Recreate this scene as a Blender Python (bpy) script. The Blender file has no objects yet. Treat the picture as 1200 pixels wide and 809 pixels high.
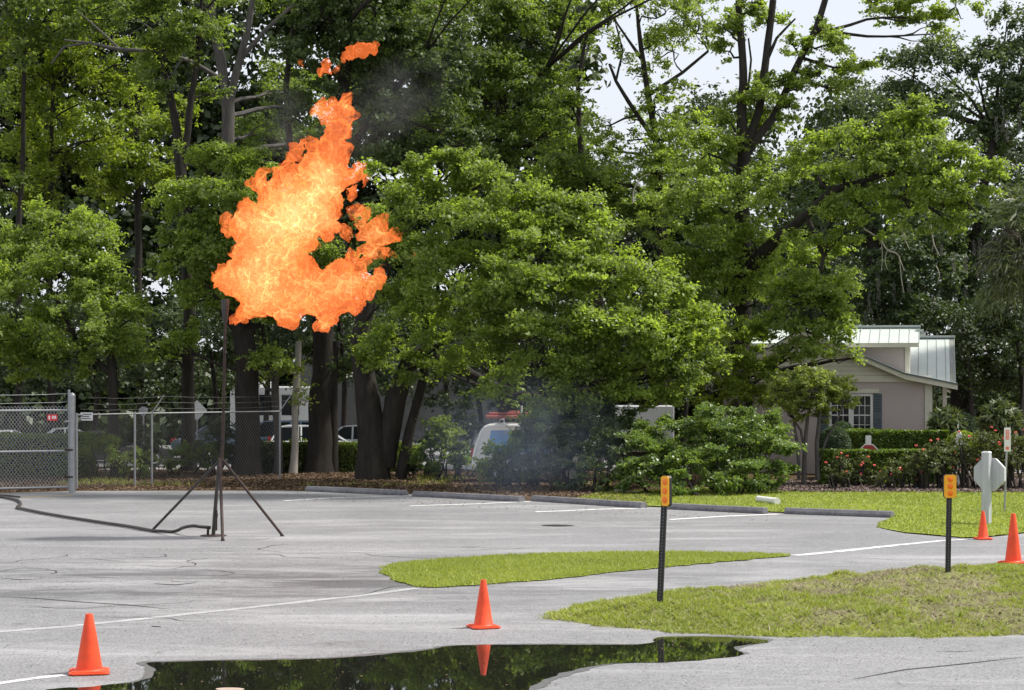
import bpy, bmesh, math, random
import numpy as np
from mathutils import Vector, Matrix, noise as mnoise
random.seed(7); RNG = np.random.default_rng(11)
R = math.radians
S = bpy.context.scene
COL = S.collection

# ------------------------------------------------------------------ camera
F = 2300.0          # focal length in photo pixels (photo 1200 x 809)
H = 3.7             # camera height
HZ = 440.0          # horizon row
cam_d = bpy.data.cameras.new('camera'); cam = bpy.data.objects.new('camera', cam_d); COL.objects.link(cam)
cam.location = (0, 0, H); cam.rotation_euler = (R(90), 0, 0)
cam_d.sensor_width = 36; cam_d.lens = 36*F/1200; cam_d.shift_y = (HZ-404.5)/1200
cam_d.clip_start = 0.5; cam_d.clip_end = 3000
S.camera = cam
S.render.resolution_x = 1024; S.render.resolution_y = 690

# ------------------------------------------------------------------ world, sun, exposure
SUN_EL, SUN_AZ = R(57), R(80)       # azimuth measured clockwise from +Y (away from camera) towards +X
w = bpy.data.worlds.new('World'); S.world = w; w.use_nodes = True
nt = w.node_tree; nt.nodes.clear()
wo = nt.nodes.new('ShaderNodeOutputWorld')
sky = nt.nodes.new('ShaderNodeTexSky'); sky.sky_type = 'NISHITA'; sky.sun_disc = False
sky.sun_elevation = SUN_EL; sky.sun_rotation = SUN_AZ; sky.air_density = 1.2; sky.dust_density = 3.0
b1 = nt.nodes.new('ShaderNodeBackground'); b1.inputs['Strength'].default_value = 0.10
nt.links.new(sky.outputs[0], b1.inputs['Color'])
# thin bright cloud cover over the whole sky
tc = nt.nodes.new('ShaderNodeTexCoord'); nz = nt.nodes.new('ShaderNodeTexNoise')
nz.inputs['Scale'].default_value = 2.2; nz.inputs['Detail'].default_value = 6
nt.links.new(tc.outputs['Generated'], nz.inputs['Vector'])
cr = nt.nodes.new('ShaderNodeValToRGB'); cr.color_ramp.elements[0].position = .3; cr.color_ramp.elements[1].position = .75
cr.color_ramp.elements[0].color = (.78, .82, .90, 1); cr.color_ramp.elements[1].color = (.94, .95, .98, 1)
nt.links.new(nz.outputs[0], cr.inputs[0])
b2 = nt.nodes.new('ShaderNodeBackground'); b2.inputs['Strength'].default_value = 0.62
nt.links.new(cr.outputs[0], b2.inputs['Color'])
mx = nt.nodes.new('ShaderNodeMixShader'); mx.inputs[0].default_value = .82
nt.links.new(b1.outputs[0], mx.inputs[1]); nt.links.new(b2.outputs[0], mx.inputs[2]); nt.links.new(mx.outputs[0], wo.inputs['Surface'])
sd = bpy.data.lights.new('sun', 'SUN'); sd.energy = 3.3; sd.angle = R(4); sd.color = (1, .95, .87)
sun = bpy.data.objects.new('sun', sd); COL.objects.link(sun)
sv = Vector((math.sin(SUN_AZ)*math.cos(SUN_EL), math.cos(SUN_AZ)*math.cos(SUN_EL), math.sin(SUN_EL)))
sun.rotation_euler = sv.to_track_quat('Z', 'Y').to_euler(); sun.location = (30, 30, 60)
S.view_settings.view_transform = 'Standard'; S.view_settings.look = 'None'
S.view_settings.exposure = 0.86; S.view_settings.gamma = 1
S.render.engine = 'CYCLES'
S.cycles.max_bounces = 8; S.cycles.transparent_max_bounces = 16; S.cycles.volume_bounces = 0

# ------------------------------------------------------------------ helpers
def W(px, py, D):                      # a photo pixel at distance D as a place in the world
    return Vector(((px-600)/F*D, D, H-(py-HZ)/F*D))
def G(px, py, z=0.0):                  # a photo pixel on the ground
    D = F*(H-z)/(py-HZ); return Vector(((px-600)/F*D, D, z))
def DG(py): return F*H/(py-HZ)

def tag(o, label=None, cat=None, group=None, kind=None):
    if label: o['label'] = label
    if cat: o['category'] = cat
    if group: o['group'] = group
    if kind: o['kind'] = kind
    return o
def empty(name, loc, label, cat, group=None, rz=0):
    o = bpy.data.objects.new(name, None); COL.objects.link(o); o.location = loc; o.rotation_euler = (0, 0, rz)
    o.empty_display_size = .2
    return tag(o, label, cat, group)
def link(name, me, parent=None, mat=None):
    if mat: me.materials.append(mat)
    o = bpy.data.objects.new(name, me); COL.objects.link(o)
    if parent is not None: o.parent = parent
    return o
def copy_tree(o, parent=None):
    c = o.copy(); COL.objects.link(c)
    if parent is not None: c.parent = parent
    for ch in list(o.children): copy_tree(ch, c)
    return c

class MB:
    """collects simple solids; build() links them as one mesh. origin is subtracted so children sit under their parent"""
    def __init__(s): s.v = []; s.f = []; s.m = []; s.mi = 0
    def add(s, vs, fs):
        k = len(s.v); s.v += [tuple(v) for v in vs]
        for f in fs: s.f.append([k+i for i in f]); s.m.append(s.mi)
        return s
    def box(s, c, d, rot=None, taper=1.0):
        x, y, z = d[0]/2, d[1]/2, d[2]/2
        p = [Vector((i*x*(taper if k > 0 else 1), j*y*(taper if k > 0 else 1), k*z)) for k in (-1, 1) for j in (-1, 1) for i in (-1, 1)]
        if rot is not None:
            if isinstance(rot, (int, float)): rot = Matrix.Rotation(rot, 3, 'Z')
            p = [rot @ q for q in p]
        c = Vector(c)
        return s.add([q+c for q in p], [(0,2,3,1),(4,5,7,6),(0,1,5,4),(2,6,7,3),(0,4,6,2),(1,3,7,5)])
    def tube(s, pts, rad, n=8, cap=True):
        pts = [Vector(p) for p in pts]
        if isinstance(rad, (int, float)): rad = [rad]*len(pts)
        rings = []; up = None
        for i, p in enumerate(pts):
            t = (pts[min(i+1, len(pts)-1)]-pts[max(i-1, 0)])
            if t.length < 1e-9: t = Vector((0, 0, 1))
            t.normalize()
            if up is None: up = Vector((1, 0, 0)) if abs(t.x) < .8 else Vector((0, 1, 0))
            a = (up - t*up.dot(t)).normalized(); b = t.cross(a); up = a
            rings.append([p+(a*math.cos(2*math.pi*k/n)+b*math.sin(2*math.pi*k/n))*rad[i] for k in range(n)])
        vs = [v for r in rings for v in r]; fs = []
        for i in range(len(pts)-1):
            for k in range(n):
                fs.append((i*n+k, i*n+(k+1) % n, (i+1)*n+(k+1) % n, (i+1)*n+k))
        if cap: fs.append(list(range(n))[::-1]); fs.append([(len(pts)-1)*n+k for k in range(n)])
        return s.add(vs, fs)
    def lathe(s, prof, c=(0, 0, 0), n=24):
        c = Vector(c); vs = []; fs = []
        for r, z in prof:
            for k in range(n): vs.append(c+Vector((r*math.cos(2*math.pi*k/n), r*math.sin(2*math.pi*k/n), z)))
        for i in range(len(prof)-1):
            for k in range(n): fs.append((i*n+k, i*n+(k+1) % n, (i+1)*n+(k+1) % n, (i+1)*n+k))
        return s.add(vs, fs)
    def prism(s, poly, a, b, fn):
        """poly 2D, extruded from a to b; fn(u,v,t)->3D"""
        n = len(poly); vs = [fn(u, v, a) for u, v in poly]+[fn(u, v, b) for u, v in poly]
        fs = [list(range(n))[::-1], [n+i for i in range(n)]]
        for i in range(n): fs.append((i, (i+1) % n, n+(i+1) % n, n+i))
        return s.add(vs, fs)
    def build(s, name, mat, parent=None, smooth=False, origin=(0, 0, 0), bevel=0):
        o3 = Vector(origin)
        me = bpy.data.meshes.new(name); me.from_pydata([tuple(Vector(v)-o3) for v in s.v], [], s.f)
        mats = mat if isinstance(mat, (list, tuple)) else [mat]
        for m in mats: me.materials.append(m)
        me.polygons.foreach_set('material_index', s.m)
        bm = bmesh.new(); bm.from_mesh(me); bmesh.ops.recalc_face_normals(bm, faces=bm.faces); bm.to_mesh(me); bm.free()
        if smooth: me.polygons.foreach_set('use_smooth', [True]*len(me.polygons))
        o = link(name, me, parent)
        if smooth: 
            try: me.set_sharp_from_angle(angle=R(40))
            except Exception: pass
        if bevel:
            b = o.modifiers.new('bevel', 'BEVEL'); b.width = bevel; b.segments = 2; b.limit_method = 'ANGLE'
        return o

# ------------------------------------------------------------------ materials
def mat(name, col, rough=.7, metal=0, spec=.5):
    m = bpy.data.materials.new(name); m.use_nodes = True
    p = m.node_tree.nodes['Principled BSDF']
    p.inputs['Base Color'].default_value = (*col, 1); p.inputs['Roughness'].default_value = rough
    p.inputs['Metallic'].default_value = metal; p.inputs['Specular IOR Level'].default_value = spec
    return m
class N:
    def __init__(s, m): s.m = m; s.t = m.node_tree; s.p = s.t.nodes.get('Principled BSDF')
    def n(s, typ, **k):
        x = s.t.nodes.new(typ)
        for a, b in k.items():
            if a in x.inputs: x.inputs[a].default_value = b
            else: setattr(x, a, b)
        return x
    def l(s, a, b): s.t.links.new(a, b)
    def coord(s, scale=(1, 1, 1), kind='Object'):
        tc = s.n('ShaderNodeTexCoord'); mp = s.n('ShaderNodeMapping'); mp.inputs['Scale'].default_value = scale
        s.l(tc.outputs[kind], mp.inputs[0]); return mp.outputs[0]
    def noise(s, scale, detail=6, rough=.6, vec=None, dist=0):
        x = s.n('ShaderNodeTexNoise'); x.inputs['Scale'].default_value = scale; x.inputs['Detail'].default_value = detail
        x.inputs['Roughness'].default_value = rough; x.inputs['Distortion'].default_value = dist
        s.l(vec if vec is not None else s.coord(), x.inputs['Vector']); return x.outputs[0]
    def ramp(s, fac, stops):
        r = s.n('ShaderNodeValToRGB'); e = r.color_ramp.elements
        e[0].position = stops[0][0]; e[1].position = stops[-1][0]
        for p, c in stops[1:-1]: e.new(p)
        for i, (p, c) in enumerate(stops):
            e[i].color = (c, c, c, 1) if isinstance(c, (int, float)) else (*c, 1)
        s.l(fac, r.inputs[0]); return r.outputs[0]
    def mix(s, fac, a, b, mode='MIX'):
        x = s.n('ShaderNodeMixRGB'); x.blend_type = mode
        for i, v in ((0, fac), (1, a), (2, b)):
            if isinstance(v, (int, float)): x.inputs[i].default_value = v if i == 0 else (v, v, v, 1)
            elif isinstance(v, tuple): x.inputs[i].default_value = (*v, 1)
            else: s.l(v, x.inputs[i])
        return x.outputs[0]
    def math(s, op, a, b=0.0):
        x = s.n('ShaderNodeMath'); x.operation = op
        for i, v in ((0, a), (1, b)):
            if isinstance(v, (int, float)): x.inputs[i].default_value = v
            else: s.l(v, x.inputs[i])
        return x.outputs[0]
    def bump(s, h, strength=.3, dist=.02):
        b = s.n('ShaderNodeBump'); b.inputs['Strength'].default_value = strength; b.inputs['Distance'].default_value = dist
        s.l(h, b.inputs['Height']); s.l(b.outputs[0], s.p.inputs['Normal'])
    def base(s, c): s.l(c, s.p.inputs['Base Color'])
    def rough(s, c): s.l(c, s.p.inputs['Roughness'])
def worn(name, c1, c2, scale=4, rough=.7, bump=.2, metal=0, stretch=(1, 1, 1), bd=.01, spec=.4):
    m = mat(name, c1, rough, metal, spec); a = N(m); v = a.coord(stretch)
    n1 = a.noise(scale, 8, .65, v); a.base(a.ramp(n1, [(.3, c1), (.7, c2)]))
    n2 = a.noise(scale*5, 6, .7, v); a.bump(n2, bump, bd); return m

# asphalt
def asphalt(name, lo, hi, big=.5):
    m = mat(name, hi, .62, 0, .5); a = N(m); v = a.coord()
    st = a.coord((.35, 1, 1))
    n_big = a.noise(.22, 5, .6, v); n_st = a.noise(.5, 8, .68, st, .6); n_fine = a.noise(26, 3, .75, v); n_mid = a.noise(5, 7, .7, v)
    c = a.ramp(n_big, [(.3, lo), (.68, hi)])
    c = a.mix(.55, c, a.ramp(n_mid, [(.25, tuple(x*.72 for x in lo)), (.75, tuple(min(1, x*1.18) for x in hi))]))
    c = a.mix(a.ramp(n_fine, [(.40, .75), (.54, 0.)]), c, (.07, .07, .074))
    c = a.mix(a.ramp(n_st, [(.60, 0.), (.74, .62)]), c, (.085, .085, .09))
    ds = a.n('ShaderNodeVectorMath'); ds.operation = 'DISTANCE'; ds.inputs[1].default_value = (-6.5, 35.5, 0)
    a.l(a.coord((.35, 1, 1)), ds.inputs[0]); ds.inputs[1].default_value = (-2.1, 35.0, 0)
    reg = a.ramp(a.math('MULTIPLY', ds.outputs['Value'], .2), [(.25, 1.), (1., .0)])
    n_s2 = a.noise(.9, 9, .74, a.coord((.28, 1, 1)), .9)
    c = a.mix(a.math('MULTIPLY', reg, a.ramp(n_s2, [(.43, 0.), (.55, .9)])), c, (.075, .075, .08))
    n_lt = a.noise(.7, 8, .7, a.coord((.22, 1, 1)), .5)
    c = a.mix(a.ramp(n_lt, [(.50, 0.), (.72, .6)]), c, (.42, .415, .42))
    vo = a.n('ShaderNodeTexVoronoi'); vo.feature = 'F1'; vo.inputs['Scale'].default_value = 34; a.l(v, vo.inputs['Vector'])
    c = a.mix(a.ramp(vo.outputs['Distance'], [(.0, .5), (.32, 0.)]), c, tuple(min(1, x*1.5) for x in hi))
    # hairline cracks
    vc = a.n('ShaderNodeTexVoronoi'); vc.feature = 'DISTANCE_TO_EDGE'; vc.inputs['Scale'].default_value = .33
    wv = a.n('ShaderNodeVectorMath'); wv.operation = 'ADD'; a.l(v, wv.inputs[0])
    nv = a.n('ShaderNodeTexNoise'); nv.inputs['Scale'].default_value = 1.6; nv.inputs['Detail'].default_value = 8; a.l(v, nv.inputs['Vector'])
    sc = a.n('ShaderNodeVectorMath'); sc.operation = 'SCALE'; sc.inputs['Scale'].default_value = 1.3; a.l(nv.outputs['Color'], sc.inputs[0])
    a.l(sc.outputs[0], wv.inputs[1]); a.l(wv.outputs[0], vc.inputs['Vector'])
    crk = a.ramp(vc.outputs['Distance'], [(.0, 1.), (.008, 0.)])
    crk = a.math('MULTIPLY', crk, a.ramp(n_st, [(.52, 0.), (.66, .8)]))
    c = a.mix(crk, c, (.03, .03, .03)); a.base(c)
    a.rough(a.ramp(n_big, [(.3, .48), (.7, .72)]))
    h = a.math('ADD', n_fine, a.math('MULTIPLY', n_mid, .6)); a.bump(h, .35, .012)
    return m
M = {}
M['asphalt'] = asphalt('asphalt', (.17, .171, .18), (.285, .283, .29))
M['asphalt_far'] = worn('asphalt_far', (.16, .16, .165), (.25, .25, .25), 1.5, .85, .2)
M['path'] = asphalt('path_asphalt', (.215, .215, .22), (.295, .29, .29))

def ground_mat(name, cols, scale=.6, b=.6):
    m = mat(name, cols[0], .95, 0, .1); a = N(m); v = a.coord()
    n1 = a.noise(scale, 8, .65, v); n2 = a.noise(scale*9, 6, .7, v)
    c = a.ramp(n1, [(.3, cols[0]), (.52, cols[1]), (.7, cols[2])])
    c = a.mix(.5, c, a.ramp(n2, [(.3, cols[0]), (.7, cols[2])])); a.base(c); a.bump(n2, b, .05); return m
M['litter'] = ground_mat('leaf_litter_ground', ((.045, .030, .018), (.075, .05, .032), (.115, .085, .05)))
M['lawn'] = ground_mat('lawn_ground', ((.13, .17, .03), (.20, .255, .045), (.26, .30, .07)), .35)
M['rough_lawn'] = ground_mat('rough_verge_ground', ((.14, .115, .08), (.17, .18, .06), (.22, .26, .06)), .8)
M['mulch'] = ground_mat('mulch', ((.06, .038, .03), (.12, .085, .07), (.2, .16, .14)), 2.5)

def leaf(name, c_lo, c_hi, tr=.35, rough=.5, trc=None):
    m = bpy.data.materials.new(name); m.use_nodes = True; a = N(m); p = a.p
    at = a.n('ShaderNodeAttribute'); at.attribute_name = 'tint'
    c = a.ramp(at.outputs['Fac'], [(.0, c_lo), (1., c_hi)])
    a.base(c); p.inputs['Roughness'].default_value = rough; p.inputs['Specular IOR Level'].default_value = .5
    t = a.n('ShaderNodeBsdfTranslucent'); tcx = a.mix(1, c, trc or (2.0, 2.05, .8), 'MULTIPLY'); a.l(tcx, t.inputs[0])
    x = a.n('ShaderNodeMixShader'); x.inputs[0].default_value = tr
    a.l(p.outputs[0], x.inputs[1]); a.l(t.outputs[0], x.inputs[2])
    a.l(x.outputs[0], a.t.nodes['Material Output'].inputs['Surface']); return m
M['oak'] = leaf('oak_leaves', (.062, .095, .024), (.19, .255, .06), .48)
M['oak_bright'] = leaf('oak_leaves_painted_sun', (.092, .135, .03), (.28, .36, .085), .5)  # lighter copy of the oak leaves with the sunlight put into the colour
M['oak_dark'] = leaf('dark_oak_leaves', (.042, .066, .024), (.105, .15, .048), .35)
M['wood'] = leaf('painted_shade_leaves', (.022, .036, .013), (.06, .088, .028), .22)  # darker leaf copy, the deep shade under the canopy is put into its colour
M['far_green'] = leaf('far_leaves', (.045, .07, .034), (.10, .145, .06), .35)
M['lime'] = leaf('lime_leaves', (.10, .14, .022), (.24, .30, .05), .5)
M['shrub'] = leaf('shrub_leaves', (.06, .10, .028), (.19, .27, .075), .38, .4)
M['hedge'] = leaf('hedge_leaves', (.05, .09, .016), (.16, .23, .03), .35, .5)
M['dusty'] = leaf('cypress_leaves', (.045, .075, .04), (.09, .135, .07), .2, .7)
M['rose'] = leaf('rose_leaves', (.05, .06, .022), (.12, .15, .05), .3)
M['myrtle'] = leaf('myrtle_leaves', (.09, .13, .035), (.30, .34, .10), .5)
M['palm'] = leaf('palm_fronds', (.05, .07, .03), (.13, .16, .06), .25, .45)
M['palm_dead'] = leaf('dead_palm_fronds', (.10, .09, .07), (.20, .18, .145), .15, .8, (1, 1, 1))
M['moss'] = leaf('spanish_moss', (.16, .165, .14), (.28, .28, .24), .3, .9, (1, 1, 1))
M['grass'] = leaf('grass_blades', (.15, .195, .035), (.36, .40, .085), .35, .6, (1.6, 1.6, .8))
M['grass_dry'] = leaf('dry_grass', (.20, .17, .11), (.46, .40, .27), .3, .8, (1, 1, 1))
M['dead_leaf'] = leaf('fallen_leaves', (.07, .04, .022), (.19, .125, .07), .15, .8, (1, 1, 1))
M['chip'] = leaf('mulch_chips', (.06, .035, .03), (.24, .19, .165), .05, .9, (1, 1, 1))
M['bark'] = worn('bark', (.022, .019, .016), (.052, .046, .040), 2.2, .9, .9, 0, (3, 3, .7), .05, .2)
M['bark_grey'] = worn('grey_bark', (.07, .065, .06), (.14, .13, .12), 2.2, .9, .8, 0, (3, 3, .6), .04, .2)
M['bark_pale'] = worn('pale_bark', (.24, .22, .19), (.42, .39, .35), 3, .8, .4, 0, (2, 2, .5), .02, .2)
M['cone'] = worn('cone_orange', (.90, .085, .02), (.66, .06, .018), 4.5, .5, .12)
M['white'] = worn('white_paint', (.74, .74, .73), (.62, .62, .61), 3, .55, .1)
M['signboard'] = worn('shaded_weathered_board', (.50, .51, .54), (.36, .37, .40), 2.5, .7, .3, 0, (6, 6, .6))  # weathered white board, greyed so the shade on its back is in the colour
M['galv'] = worn('galvanised_steel', (.36, .37, .38), (.27, .28, .29), 5, .45, .15, .55)
M['wire'] = worn('wire_steel', (.40, .41, .42), (.30, .31, .32), 6, .5, .1, .4)
M['rust'] = worn('rusty_steel', (.03, .021, .018), (.075, .052, .045), 7, .7, .4, .3)
M['darkpipe'] = worn('dark_pipe', (.028, .025, .024), (.06, .05, .045), 8, .55, .3)
M['black'] = worn('black_post', (.016, .017, .018), (.03, .03, .031), 9, .42, .15)
M['amber'] = mat('amber_sheeting', (.92, .42, .01), .35)
M['amber_lens'] = worn('amber_lens', (.95, .22, .01), (.86, .16, .01), 60, .25, .4)
M['kerb'] = worn('kerb_concrete', (.09, .09, .10), (.19, .19, .20), 6, .85, .4)
M['wall'] = worn('mauve_stucco', (.44, .375, .37), (.50, .43, .42), 14, .85, .3)
M['trim'] = worn('cream_trim', (.66, .63, .54), (.58, .55, .47), 2, .7, .15)
M['roof'] = worn('pale_metal_roof', (.52, .56, .53), (.45, .50, .47), 1.2, .45, .05)
M['glass'] = mat('window_glass', (.012, .014, .017), .12, 0, .5)
M['shutter'] = worn('blue_grey_shutter', (.11, .14, .165), (.085, .11, .13), 3, .6, .1)
M['rubber'] = worn('tyre', (.02, .02, .02), (.035, .035, .035), 8, .85, .2)
M['rim'] = mat('wheel_rim', (.45, .45, .46), .35, .7)
M['tail'] = mat('tail_lens', (.45, .012, .012), .25)
M['lamp'] = mat('head_lens', (.7, .7, .72), .15)
M['red_sign'] = mat('red_sign_face', (.62, .03, .04), .5)
M['dark_red'] = mat('dark_red_sign_face', (.33, .02, .03), .45)
M['redprint'] = mat('faded_red_print', (.70, .16, .10), .5)
M['ink'] = mat('dark_print', (.08, .08, .09), .6)
M['concrete_wall'] = worn('grey_render', (.10, .10, .097), (.14, .14, .135), 1.5, .9, .2)
def paint(name, c, r=.45):
    m = mat(name, c, r); m.node_tree.nodes['Principled BSDF'].inputs['Coat Weight'].default_value = .6; return m
M['car_white'] = paint('car_white', (.78, .79, .80)); M['car_black'] = paint('car_black', (.02, .022, .025))
M['car_blue'] = paint('car_blue', (.16, .23, .33)); M['van_blue'] = paint('van_blue_print', (.09, .30, .62)); M['car_silver'] = paint('car_silver', (.42, .44, .46))
def bright_line():
    m = mat('white_bay_paint', (.78, .78, .77), .7, 0, .3); a = N(m); n = a.noise(9, 8, .75, a.coord())
    a.base(a.mix(a.ramp(n, [(.34, 0.), (.46, 1.)]), (.30, .30, .305), (.80, .80, .79))); return m
def line_paint():
    m = mat('worn_road_paint', (.7, .7, .69), .7, 0, .3); a = N(m); v = a.coord()
    n = a.noise(3.5, 9, .72, v); n2 = a.noise(30, 4, .7, v)
    f = a.ramp(a.math('ADD', a.math('MULTIPLY', n, .75), a.math('MULTIPLY', n2, .25)), [(.40, 0.1), (.58, 1.)])
    a.base(a.mix(f, (.30, .30, .305), (.74, .74, .73))); a.bump(n2, .3, .01); return m
M['line'] = line_paint(); M['bay'] = bright_line()
def faded():
    m = mat('faded_road_paint', (.45, .45, .45), .8, 0, .2); a = N(m); v = a.coord()
    n = a.noise(2.2, 9, .75, v); n2 = a.noise(26, 4, .7, v)
    f = a.ramp(a.math('ADD', a.math('MULTIPLY', n, .7), a.math('MULTIPLY', n2, .3)), [(.47, 0.), (.66, .6)])
    a.base(a.mix(f, (.30, .30, .305), (.58, .58, .57))); return m
M['faded'] = faded()
M['yellow'] = worn('worn_yellow_paint', (.5, .34, .08), (.36, .30, .2), 4, .8, .1)
m = mat('puddle_water', (.010, .011, .008), .015, 0, .5); m.node_tree.nodes['Principled BSDF'].inputs['IOR'].default_value = 1.33
a = N(m); vv = a.coord((1, .5, 1)); a.bump(a.noise(2.5, 3, .5, vv), .03, .006); M['water'] = m

# ------------------------------------------------------------------ foliage
NLEAF = [0]
def leaf_obj(name, c, size, mt, parent, origin, up=.55, outw=None, tint=None, width=.30, along=None, flat=0):
    n = len(c); NLEAF[0] += n
    nr = RNG.normal(size=(n, 3)); nr[:, 2] += up*1.5
    if outw is not None: nr += outw*.9
    nr /= np.linalg.norm(nr, axis=1)[:, None]+1e-9
    if along is None: a = np.cross(nr, RNG.normal(size=(n, 3)))
    else: a = along - nr*np.sum(along*nr, axis=1)[:, None]
    a /= np.linalg.norm(a, axis=1)[:, None]+1e-9
    b = np.cross(nr, a); s = size[:, None]
    V = np.empty((n, 4, 3)); bend = nr*s*.10
    V[:, 0] = c-a*s*.5-bend; V[:, 1] = c+b*s*width+bend*.6; V[:, 2] = c+a*s*.5-bend; V[:, 3] = c-b*s*width+bend*.6
    V -= np.array(origin)[None, None]
    me = bpy.data.meshes.new(name)
    me.vertices.add(4*n); me.vertices.foreach_set('co', V.astype(np.float32).ravel())
    me.loops.add(4*n); me.loops.foreach_set('vertex_index', np.arange(4*n, dtype=np.int32))
    me.polygons.add(n); me.polygons.foreach_set('loop_start', np.arange(0, 4*n, 4, dtype=np.int32))
    try: me.polygons.foreach_set('loop_total', np.full(n, 4, dtype=np.int32))
    except Exception: pass
    at = me.attributes.new('tint', 'FLOAT', 'FACE')
    if tint is None: tint = RNG.random(n)
    at.data.foreach_set('value', np.clip(tint, 0, 1).astype(np.float32))
    me.update(calc_edges=True)
    return link(name, me, parent, mt)

def lobe_leaves(lobes, ls=.14, k=1900, clump=(.3, .75), low=.45):
    """lobes: (center Vector, radius (rx,ry,rz)); returns leaf centres, outward dirs, tints"""
    P, O, T = [], [], []
    for c, r in lobes:
        c = np.array(c); r = np.array(r); rm = float(np.mean([r[0], r[2]]))
        n = int(k*rm*rm*(.14/ls)**2)
        if n < 30: n = 30
        cm = .5*(clump[0]+clump[1]); nc = max(6, int(9*(rm/cm)**2*.32))
        u = RNG.normal(size=(nc, 3)); u /= np.linalg.norm(u, axis=1)[:, None]
        lowm = (u[:, 2] < 0) & (RNG.random(nc) > low); u[lowm, 2] *= -1
        f = (.5+.5*RNG.random(nc)**.6)*(.82+.36*RNG.random(nc))
        cc = c+u*f[:, None]*r
        cr_ = RNG.uniform(clump[0], clump[1], nc)*min(1.25, .6+.25*rm)
        wgt = cr_**2; wgt /= wgt.sum()
        idx = RNG.choice(nc, n, p=wgt)
        g = RNG.normal(size=(n, 3))*np.array([.62, .62, .36])
        # inner structure: pull each leaf towards one of a few twigs of its clump
        tw = RNG.normal(size=(nc, 7, 3))*np.array([.7, .7, .42]); ti = RNG.integers(0, 7, n)
        q = tw[idx, ti]*(.25+.85*RNG.random(n))[:, None]+g*.38
        P.append(cc[idx]+q*cr_[idx][:, None]); O.append(u[idx])
        T.append(.45*RNG.random(nc)[idx]+.55*RNG.random(n))
    return np.concatenate(P), np.concatenate(O), np.concatenate(T)

def px_lobes(L, D, depth=1.0, squash=.85, jit=1.2):
    out = []
    for l in L:
        x, y, r = l[:3]; d = l[3] if len(l) > 3 else D+random.uniform(-jit, jit)
        rm = r*d/F; out.append((W(x, y, d), (rm, rm*depth, rm*squash)))
    return out

def wobble(p0, p1, n, amp, seed):
    pts = []
    for i in range(n+1):
        t = i/n; p = p0.lerp(p1, t)
        q = mnoise.noise_vector(Vector((seed*3.1, t*2.3, seed)))*amp*math.sin(math.pi*min(1, t*1.05))
        pts.append(p+q)
    return pts

def tree(name, label, D, trunks, L, leafm, bark, group=None, ls=.14, k=1900, depth=1.0, base=None, squash=.85,
         clump=(.3, .75), low=.45, up=.55, limbs=True, jit=1.2, cat='tree', limb_r=.07, extra=None, twigs=True):
    """trunks: list of stems, each a list of (px,py,width_px[,D]); first point of first stem is the base"""
    b0 = trunks[0][0]; bd = b0[3] if len(b0) > 3 else D
    org = W(b0[0], b0[1], bd); org.z = 0
    root = empty(name, org, label, cat, group)
    mb = MB(); nodes = []
    for si, st in enumerate(trunks):
        pts, rad = [], []
        for i, p in enumerate(st):
            d = p[3] if len(p) > 3 else D
            q = W(p[0], p[1], d)
            if i == 0 and si == 0: q.z = -.1
            pts.append(q); rad.append(max(.015, p[2]*d/F/2))
        fp, fr = [], []
        for i in range(len(pts)-1):
            m_ = max(2, int((pts[i+1]-pts[i]).length/.5))
            for j in range(m_):
                t = j/m_; q = pts[i].lerp(pts[i+1], t)
                q = q+mnoise.noise_vector(q*.45+Vector((si*7, 0, 0)))*min(.22, rad[i]*.6)*(0 if (i == 0 and j == 0 and si == 0) else 1)
                r = rad[i]*(1-t)+rad[i+1]*t
                if si == 0 and i == 0 and q.z < 1: r *= 1+.18*(1-max(0, q.z))**2
                fp.append(q); fr.append(r*(1+.08*mnoise.noise(q*1.3)))
        fp.append(pts[-1]); fr.append(rad[-1]); mb.tube(fp, fr, 12)
        nodes += list(zip(fp, fr))
    mb.build('trunk', bark, root, True, org)
    lob = px_lobes(L, D, depth, squash, jit)
    if limbs and lob:
        ends = []
        for i, (c, r) in enumerate(lob):
            lm = MB(); cand = [(p, q) for p, q in nodes if p.z < c.z+1.6 and p.z > 1.2] or nodes
            p, q = min(cand, key=lambda e: (e[0]-c).length+abs(e[0].z-(c.z-1.0))*.4)
            n = max(3, int((p-c).length/.6)); pts = wobble(p, c, n, .45, i+D)
            r0 = min(q*.6, .03+.015*(p-c).length+limb_r*.2)
            rr = [r0*(1-t/len(pts)*.8) for t in range(len(pts))]; lm.tube(pts, rr, 6)
            if twigs:
                for j in range(int(3+r[0]*1.6)):
                    u = Vector((random.gauss(0, 1), random.gauss(0, 1), random.gauss(.25, .8))).normalized()
                    e = c+Vector((u.x*r[0], u.y*r[1], u.z*r[2]))*.85
                    s0 = pts[random.randint(len(pts)//2, len(pts)-1)]
                    tp = wobble(s0, e, 4, .3, j+i*1.7); lm.tube(tp, [rr[-1]*.8+.006, .03, .02, .014, .008], 4, False)
            lm.build('limb', bark, root, True, org)
    P, O, T = lobe_leaves(lob, ls, k, clump, low)
    keep = P[:, 2] > .05; P, O, T = P[keep], O[keep], T[keep]
    sz = RNG.uniform(.7, 1.25, len(P))*ls
    c_ = leaf_obj('crown', P, sz, leafm, root, org, up, O, T)
    return root

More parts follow.
